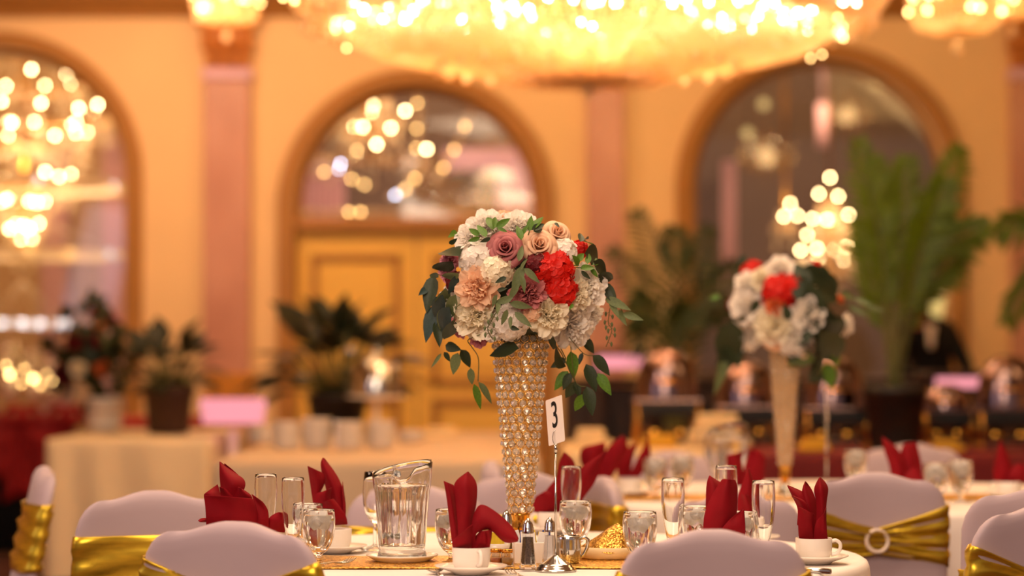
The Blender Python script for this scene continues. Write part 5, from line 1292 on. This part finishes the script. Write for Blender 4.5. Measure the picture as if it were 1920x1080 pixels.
class Bouquet:
    def __init__(s, label, cpx, cpy, Y, rpx, name='flower_bouquet'):
        s.c = W(cpx, cpy, Y); s.Y = Y; s.s = Y/F; s.R = rpx*s.s; s.o = thing(name, label, 'flower arrangement', s.c); s.seed = 1; s.sprig = None
        m = M(); ball(m, (0, 0, -.10*s.R), s.R*.62, 18, 12); build('foliage_base', m, K['leaf_d'], s.o)
    def front(s, px, py, k=1.0):
        d = W(px, py, s.Y)-s.c; q = s.R*s.R*k-d.x*d.x-d.z*d.z
        return Vector((d.x, -math.sqrt(q) if q > 0 else .0, d.z))
    def fl(s, kind, mt, px, py, rpx, inset=.55, tilt=.35):
        p = s.front(px, py, .80); n = Vector((p.x, p.y*1.25-s.R*.25, p.z)).normalized(); R = rpx*s.s; s.seed += 1
        n = (n+Vector((0, -tilt, 0))).normalized()
        off = R*(.62 if kind == 'rose' else .42)
        flower(s.o, kind, mt, p-Vector((n.x*off, n.y*R*.25, n.z*off)), n, R, s.seed)
    def leaf(s, b, t, mt, wd=.3, out=.02, curl=.15):
        r_ = random.Random(s.seed*7+3); s.seed += 1
        pb, pt = s.front(*b), s.front(*t); w1 = W(*b, s.Y)-s.c; w2 = W(*t, s.Y)-s.c
        k1 = pb.y-out*.6+r_.uniform(-.008, .008); k2 = pt.y-out+r_.uniform(-.025, .015)
        p1 = W(*b, s.Y+k1)-s.c; p2 = W(*t, s.Y+k2)-s.c
        if s.sprig is None or len(s.sprig.children) > 9:
            m = M(); e = Vector((p1.x*.5, p1.y*.4, p1.z*.5)); tube(m, [e, (e+p1)/2+Vector((0, -.01, .01)), p1], .0013, 5); s.sprig = build('sprig', m, K['stem'], s.o)
        leafobj(s.sprig, p1, p2, (r_.uniform(-.5, .5), -1, r_.uniform(-.2, .6)), mt, wd*1.2, curl)
    def stem(s, pts, out=.03, r=.0011, buds=None, mt='stem'):
        P = [W(px, py, s.Y+s.front(px, py).y-out)-s.c for px, py in pts]; P = [Vector(spl([tuple(p) for p in P], k/18)) for k in range(19)]
        m = M(); tube(m, P, r, 5); s.sprig = build('sprig', m, K[mt], s.o)
        if buds:
            r_ = random.Random(s.seed)
            for k in range(buds):
                q = P[int(2+16*k/buds)]; sd = 1 if k % 2 else -1; e = q+Vector((sd*.008, -.003, -.004)); m = M(); tube(m, [q, e], .0006, 4); lathe(m, [(0, .006), (.0022, .003), (.0030, -.001), (.0015, -.005), (0, -.007)], 8, c=tuple(e)); build('bud', m, K['leaf_s'], s.sprig)
B = Bouquet('large round bouquet of white, peach, red and dusty pink flowers on the near vase', 972, 532, VY, 158)
def f7(kind, mt, x, y, r, **kw): B.fl(kind, mt, *q7(x, y), r/4, **kw)
f7('peony', 'white_p', 590, 180, 150); f7('peony', 'white_p', 470, 260, 120); f7('peony', 'white_p', 830, 180, 130); f7('peony', 'peach_p', 745, 120, 70); f7('peony', 'white_p', 690, 150, 90)
f7('hydrangea', 'white_p', 530, 420, 185); f7('hydrangea', 'cream_p', 680, 520, 150)
f7('rose', 'mauve_p', 748, 350, 150); f7('rose', 'peach_p', 1005, 325, 142); f7('rose', 'peach_p', 1150, 225, 120)
f7('hydrangea', 'white_p', 1200, 370, 130); f7('peony', 'white_p', 930, 180, 90)
f7('peony', 'peach_p', 540, 655, 175); f7('peony', 'mauve_p', 920, 690, 140); f7('hydrangea', 'red_p', 1040, 520, 120); f7('hydrangea', 'red_p', 1140, 510, 180); f7('hydrangea', 'red_p', 1165, 670, 170)
f7('peony', 'cream_p', 520, 870, 190); f7('peony', 'white_p', 1370, 640, 190); f7('peony', 'cream_p', 1290, 700, 130); f7('peony', 'cream_p', 1070, 860, 170); f7('peony', 'white_p', 1270, 950, 185); f7('peony', 'white_p', 1400, 850, 140)
f7('hydrangea', 'white_p', 790, 930, 160); f7('hydrangea', 'peach_p', 950, 830, 90); f7('peony', 'white_p', 660, 950, 110)
f7('peony', 'pink_p', 320, 430, 95); f7('peony', 'pink_p', 310, 520, 80); f7('peony', 'pink_p', 390, 950, 95); f7('peony', 'pink_p', 545, 1040, 70); f7('hydrangea', 'red_p', 1330, 335, 85); f7('hydrangea', 'burg_p', 350, 600, 90); f7('peony', 'white_p', 330, 720, 90)
f7('hydrangea', 'burg_p', 985, 480, 100)
LG, LD, LS, LB = 'leaf_g', 'leaf_d', 'leaf_s', 'leaf_b'
L7 = [(655, 205, 625, 80, LG), (660, 190, 690, 95, LG), (680, 185, 790, 113, LG), (690, 190, 765, 215, LG), (605, 260, 540, 150, LG), (560, 245, 470, 190, LG), (560, 262, 470, 290, LG), (640, 262, 560, 300, LD),
      (870, 280, 840, 160, LG), (875, 240, 920, 160, LG), (930, 215, 945, 90, LG), (945, 205, 1030, 90, LG), (950, 205, 1050, 150, LD), (960, 215, 1040, 190, LD), (1120, 150, 1155, 180, LD),
      (405, 400, 242, 320, LD), (355, 440, 190, 535, LD), (400, 530, 255, 580, LS), (330, 310, 385, 275, LD), (330, 240, 380, 228, LG), (215, 545, 150, 815, LD), (250, 560, 170, 530, LD), (165, 640, 110, 685, LB), (235, 760, 135, 1040, LB), (280, 690, 205, 880, LB), (300, 640, 240, 860, LS), (290, 790, 240, 970, LS), (380, 690, 300, 900, LS),
      (330, 780, 250, 1000, LB), (235, 880, 262, 1075, LD), (385, 780, 330, 960, LS), (360, 880, 300, 1060, LD), (385, 540, 330, 700, LB),
      (880, 470, 800, 700, LS), (890, 490, 1010, 600, LS), (868, 540, 902, 672, LS), (850, 440, 882, 310, LS), (810, 710, 650, 760, LS), (690, 660, 760, 640, LD), (690, 690, 640, 790, LS), (780, 750, 955, 790, LS), (765, 800, 720, 925, LS), (790, 850, 785, 945, LS), (820, 820, 945, 930, LS), (700, 740, 690, 835, LS), (850, 600, 770, 740, LS), (865, 500, 905, 420, LS), (760, 560, 670, 600, LD), (790, 935, 845, 950, LD),
      (1280, 440, 1350, 372, LG), (1300, 470, 1268, 400, LG), (1365, 460, 1380, 372, LG), (1395, 470, 1440, 385, LG), (1315, 500, 1430, 470, LG), (1320, 510, 1385, 575, LD), (1345, 380, 1500, 412, LD), (1410, 440, 1540, 548, LD), (1445, 540, 1582, 590, LD), (1490, 598, 1585, 768, LD), (1480, 590, 1462, 742, LD), (1390, 490, 1445, 560, LG),
      (1310, 292, 1328, 215, LD), (1330, 290, 1425, 302, LG), (1330, 290, 1360, 250, LD), (1495, 715, 1690, 797, LS), (1530, 745, 1610, 860, LS), (1260, 760, 1230, 800, LG)]
for x0, y0, x1, y1, mt in L7: B.leaf(q7(x0, y0), q7(x1, y1), mt, .30 if mt != LS else .24)
B.stem([q7(1500, 715), q7(1590, 760), q7(1640, 840)], .0); B.leaf(q7(1630, 830), q7(1782, 878), LS, .26, .0); B.leaf(q7(1600, 800), q7(1650, 920), LS, .26, .0)
B.stem([q7(1535, 790), q7(1522, 900), q7(1548, 960), q7(1505, 1080)], .0, .0010, 10)
B.stem([q7(685, 815), q7(650, 880), q7(618, 950), q7(655, 1025)], .035, .0010, 8)
B.stem([q7(990, 0+200), q7(560, 60), q7(505, 20)], .0, .0004)
B.stem([q8(560, 110), q8(470, 150), q8(500, 205), q8(548, 290), q8(545, 460)], .0, .0012)
L8 = [(852, 212, 612, 246, LD, .36), (300, 190, 408, 222, LD, .4), (395, 245, 350, 412, LS, .36), (415, 222, 495, 355, LD, .4), (290, 240, 340, 312, LD, .36), (490, 360, 498, 492, LS, .32), (515, 480, 573, 672, LG, .22), (548, 465, 665, 626, LS, .22),
      (1115, 130, 1090, 230, LD, .4), (1130, 165, 1145, 352, LD, .42), (1205, 290, 1090, 357, LD, .36), (1240, 235, 1272, 442, LG, .34), (1345, 125, 1258, 215, LD, .34), (1340, 125, 1415, 256, LD, .36), (1330, 245, 1298, 335, LB, .3), (1405, 265, 1545, 408, LD, .36), (1355, 330, 1440, 535, LD, .34), (1445, 398, 1545, 562, LG, .32), (1222, 383, 1114, 522, LG, .36), (1240, 395, 1180, 525, LD, .36), (1275, 462, 1200, 592, LD, .42), (1268, 470, 1316, 582, LD, .4), (1335, 555, 1272, 692, LG, .38), (1360, 497, 1410, 716, LD, .34), (270, 250, 200, 350, LS, .14)]
B.stem([q8(1230, 130), q8(1335, 250), q8(1410, 270)], .0, .0010)
for x0, y0, x1, y1, mt, wd in L8: B.leaf(q8(x0, y0), q8(x1, y1), mt, wd, .0)
B.stem([q8(1240, 200), q8(1275, 460), q8(1350, 500)], .0, .0010)
# --- bouquet of the second table
B2 = Bouquet('blurred bouquet of white and red flowers with dark trailing leaves on the second table', 1476, 580, VY2, 112)
for kind, mt, px, py, r in (('peony', 'white_p', 1455, 506, 30), ('hydrangea', 'red_p', 1402, 500, 27), ('hydrangea', 'red_p', 1450, 545, 40), ('hydrangea', 'red_p', 1480, 535, 30), ('peony', 'white_p', 1398, 535, 32), ('peony', 'cream_p', 1420, 525, 24), ('peony', 'orange_p', 1444, 578, 20),
                            ('peony', 'white_p', 1392, 575, 34), ('peony', 'white_p', 1390, 630, 34), ('peony', 'cream_p', 1440, 612, 38), ('peony', 'white_p', 1480, 640, 34), ('peony', 'white_p', 1505, 590, 36), ('rose', 'peach_p', 1446, 640, 28), ('hydrangea', 'red_p', 1528, 502, 24), ('hydrangea', 'orange_p', 1580, 560, 10),
                            ('peony', 'white_p', 1590, 610, 22), ('peony', 'cream_p', 1500, 505, 24), ('peony', 'peach_p', 1495, 650, 26), ('peony', 'burg_p', 1368, 570, 14)):
    B2.fl(kind, mt, px, py, r)
for x0, y0, x1, y1, mt in ((1490, 520, 1530, 560, LD), (1495, 525, 1500, 570, LD), (1500, 530, 1545, 600, LD), (1530, 540, 1580, 560, LD), (1520, 560, 1560, 610, LD), (1540, 580, 1560, 640, LD), (1510, 590, 1530, 650, LD), (1520, 620, 1500, 650, LD), (1545, 620, 1570, 690, LD), (1530, 640, 1545, 700, LD), (1500, 640, 1520, 690, LD),
                           (1500, 660, 1475, 678, LD), (1510, 660, 1490, 700, LG), (1530, 670, 1525, 725, LD), (1550, 680, 1560, 730, LG), (1560, 650, 1575, 690, LG), (1545, 700, 1520, 720, LD), (1500, 505, 1560, 530, LD), (1575, 552, 1612, 556, LS), (1600, 560, 1640, 572, LS), (1590, 572, 1625, 592, LS), (1625, 575, 1660, 583, LS), (1545, 515, 1575, 550, LD), (1515, 570, 1545, 625, LD), (1530, 500, 1560, 520, LD), (1555, 600, 1575, 640, LD), (1520, 640, 1535, 680, LD),
                           (1350, 555, 1330, 560, LG), (1372, 600, 1360, 690, LD), (1370, 640, 1350, 710, LD), (1365, 620, 1390, 690, LD), (1360, 660, 1345, 740, LS), (1395, 590, 1380, 610, LD), (1420, 560, 1410, 590, LD), (1400, 480, 1380, 500, LD), (1480, 600, 1470, 570, LD), (1515, 540, 1490, 490, LD), (1560, 590, 1570, 650, LD)):
    B2.leaf((x0, y0), (x1, y1), mt, .42 if mt != LS else .2, .01)
# --- red arrangement on the left table
YV = 13.9; z0 = .757; p = on(196, YV, z0)
t = thing('flower_vase', 'white vase holding the dark red flower arrangement at left', 'vase', p); s = YV/F
m = M(); lathe(m, [(0, 0), (26*s, 0), (30*s, .02), (34*s, .10), (30*s, .17), (36*s, .20), (34*s, .2), (28*s, .17), (30*s, .10), (0, .02)], 28); build('vase_body', m, K['china'], t)
for q in range(1):
    m = M(); torus(m, (0, 0, .12), 34*s, .006, 28, 6); build('band', m, K['goldp'], t)
B3 = Bouquet('tall dark red and green flower arrangement in the white vase at left', 170, 660, YV, 80)
for kind, mt, px, py, r in (('peony', 'burg_p', 190, 585, 26), ('peony', 'burg_p', 205, 600, 20), ('rose', 'orange_p', 192, 608, 14), ('hydrangea', 'burg_p', 195, 635, 18), ('rose', 'pink_p', 222, 595, 12), ('peony', 'cream_p', 156, 692, 17), ('peony', 'orange_p', 203, 692, 16), ('peony', 'burg_p', 120, 705, 24), ('peony', 'orange_p', 258, 672, 12), ('peony', 'cream_p', 225, 706, 14), ('peony', 'burg_p', 150, 640, 18), ('rose', 'peach_p', 130, 640, 12), ('peony', 'peach_p', 262, 705, 14)):
    B3.fl(kind, mt, px, py, r)
r_ = random.Random(77)
for k in range(70):
    a = r_.uniform(0, 2*PI); q = math.sqrt(r_.uniform(.05, 1)); x = 168+72*q*math.cos(a); y = 665+92*q*math.sin(a); a2 = a+r_.uniform(-.6, .6)
    B3.leaf((x, y), (x+r_.uniform(22, 40)*math.cos(a2), y+r_.uniform(22, 40)*math.sin(a2)), r_.choice(['plantd', 'leaf_d', 'palmd', 'leaf_d']), .36, r_.uniform(-.08, .02))

# ================================================================ SECOND TABLE SETTINGS
for (px, Y, wh, h) in ((1127, 7.55, 'under the wide napkin on the second table', 2), (1181, 7.75, 'under the darker napkin on the second table', 1), (1892, 7.6, 'on the second table near the right edge', 3), (1398, 7.35, 'on the second table behind the leaning napkin', 0), (1700, 7.35, 'on the second table behind the ringed chair', .5)):
    cup(px, Y, wh, h)
napkin('burgundy napkin spread wide at the left of the second table', 7.55, z5, [
    ([(130, 480), (35, 380), (25, 290), (62, 258)], [(205, 480), (180, 360), (190, 260), (180, 228)], .3, .01),
    ([(150, 480), (165, 360), (205, 260), (298, 190)], [(212, 480), (285, 360), (330, 275), (304, 190)], .3, -.01)], cpx=1127)
napkin('darker burgundy napkin second from the left on the second table', 7.75, z5, [
    ([(265, 455), (262, 380), (322, 290), (330, 262)], [(345, 455), (362, 340), (390, 250), (400, 236)], .3, .01),
    ([(330, 455), (388, 330), (440, 240), (450, 185)], [(405, 455), (468, 340), (472, 300), (456, 186)], .3, -.01)], cpx=1181)
napkin('burgundy napkin on the second table above the leaning one', 7.35, z5, [
    ([(965, 560), (952, 420), (950, 320), (968, 315)], [(1080, 560), (1062, 420), (1052, 330), (1080, 282)], .3, .01),
    ([(1050, 560), (1062, 400), (1090, 310), (1100, 280)], [(1185, 560), (1195, 410), (1200, 330), (1160, 285)], .3, -.01)], cpx=1398)
napkin('tall burgundy napkin rising behind the ringed chair', 7.35, z6, [
    ([(930, 600), (905, 400), (870, 290), (855, 200)], [(1010, 600), (1012, 400), (962, 280), (862, 200)], .3, .0),
    ([(945, 600), (960, 370), (980, 270), (1000, 240)], [(1112, 600), (1112, 400), (1090, 290), (1076, 232)], .3, .02),
    ([(930, 600), (1000, 440), (1060, 390)], [(1215, 610), (1155, 510), (1080, 400)], .3, -.02)], cpx=1700)
napkin('burgundy napkin in the cup at the right edge of the second table', 7.6, z6, [
    ([(1580, 550), (1560, 430), (1580, 320), (1600, 215)], [(1685, 550), (1692, 430), (1650, 300), (1604, 216)], .3, .0),
    ([(1640, 550), (1650, 450), (1690, 385), (1720, 370)], [(1755, 550), (1790, 440), (1790, 405), (1760, 375)], .3, -.015)], cpx=1892)
for k, (px, Y, lb) in enumerate(((1229, 7.6, 'left goblet of two beside the napkins on the second table'), (1279, 7.75, 'right goblet of two beside the napkins on the second table'), (1755, 7.25, 'left goblet of two right of the tall napkin on the second table'), (1801, 7.45, 'right goblet of two right of the tall napkin on the second table'), (1605, 8.2, 'goblet behind the ringed chair on the second table'))):
    goblet(lb, px, Y, 1.06, True, 20+k)
# pitcher, plate and runner on the second table
p = on(1367, 8.15, TZ+.002)
src_p = [o for o in bpy.data.objects if o.name == 'water_pitcher'][0]
dup(src_p, (p.x, p.y, p.z+.0062), .4, 'blurred water pitcher on the second table left of its vase')
o = inst([o for o in bpy.data.objects if o.name == 'plate'][0], 'plate'); o.location = p; o['label'] = 'white plate under the blurred pitcher on the second table'
flute('flute with lavender glint on the second table below the pitcher', 1352, 7.5, 1.0)
m = M(); p = T2
def rn2(u, v):
    y = 7.52+.34*v; half = math.sqrt(p[2]**2-(y-p[1])**2)-.02; return (p[0]+(-1+2*u)*half, y, TZ+.0028)
grid(m, rn2, 60, 6); tag(solid(build('table_runner', m, K['sequin']), .002, 1), 'gold sequin runner lying across the second table', 'table runner')
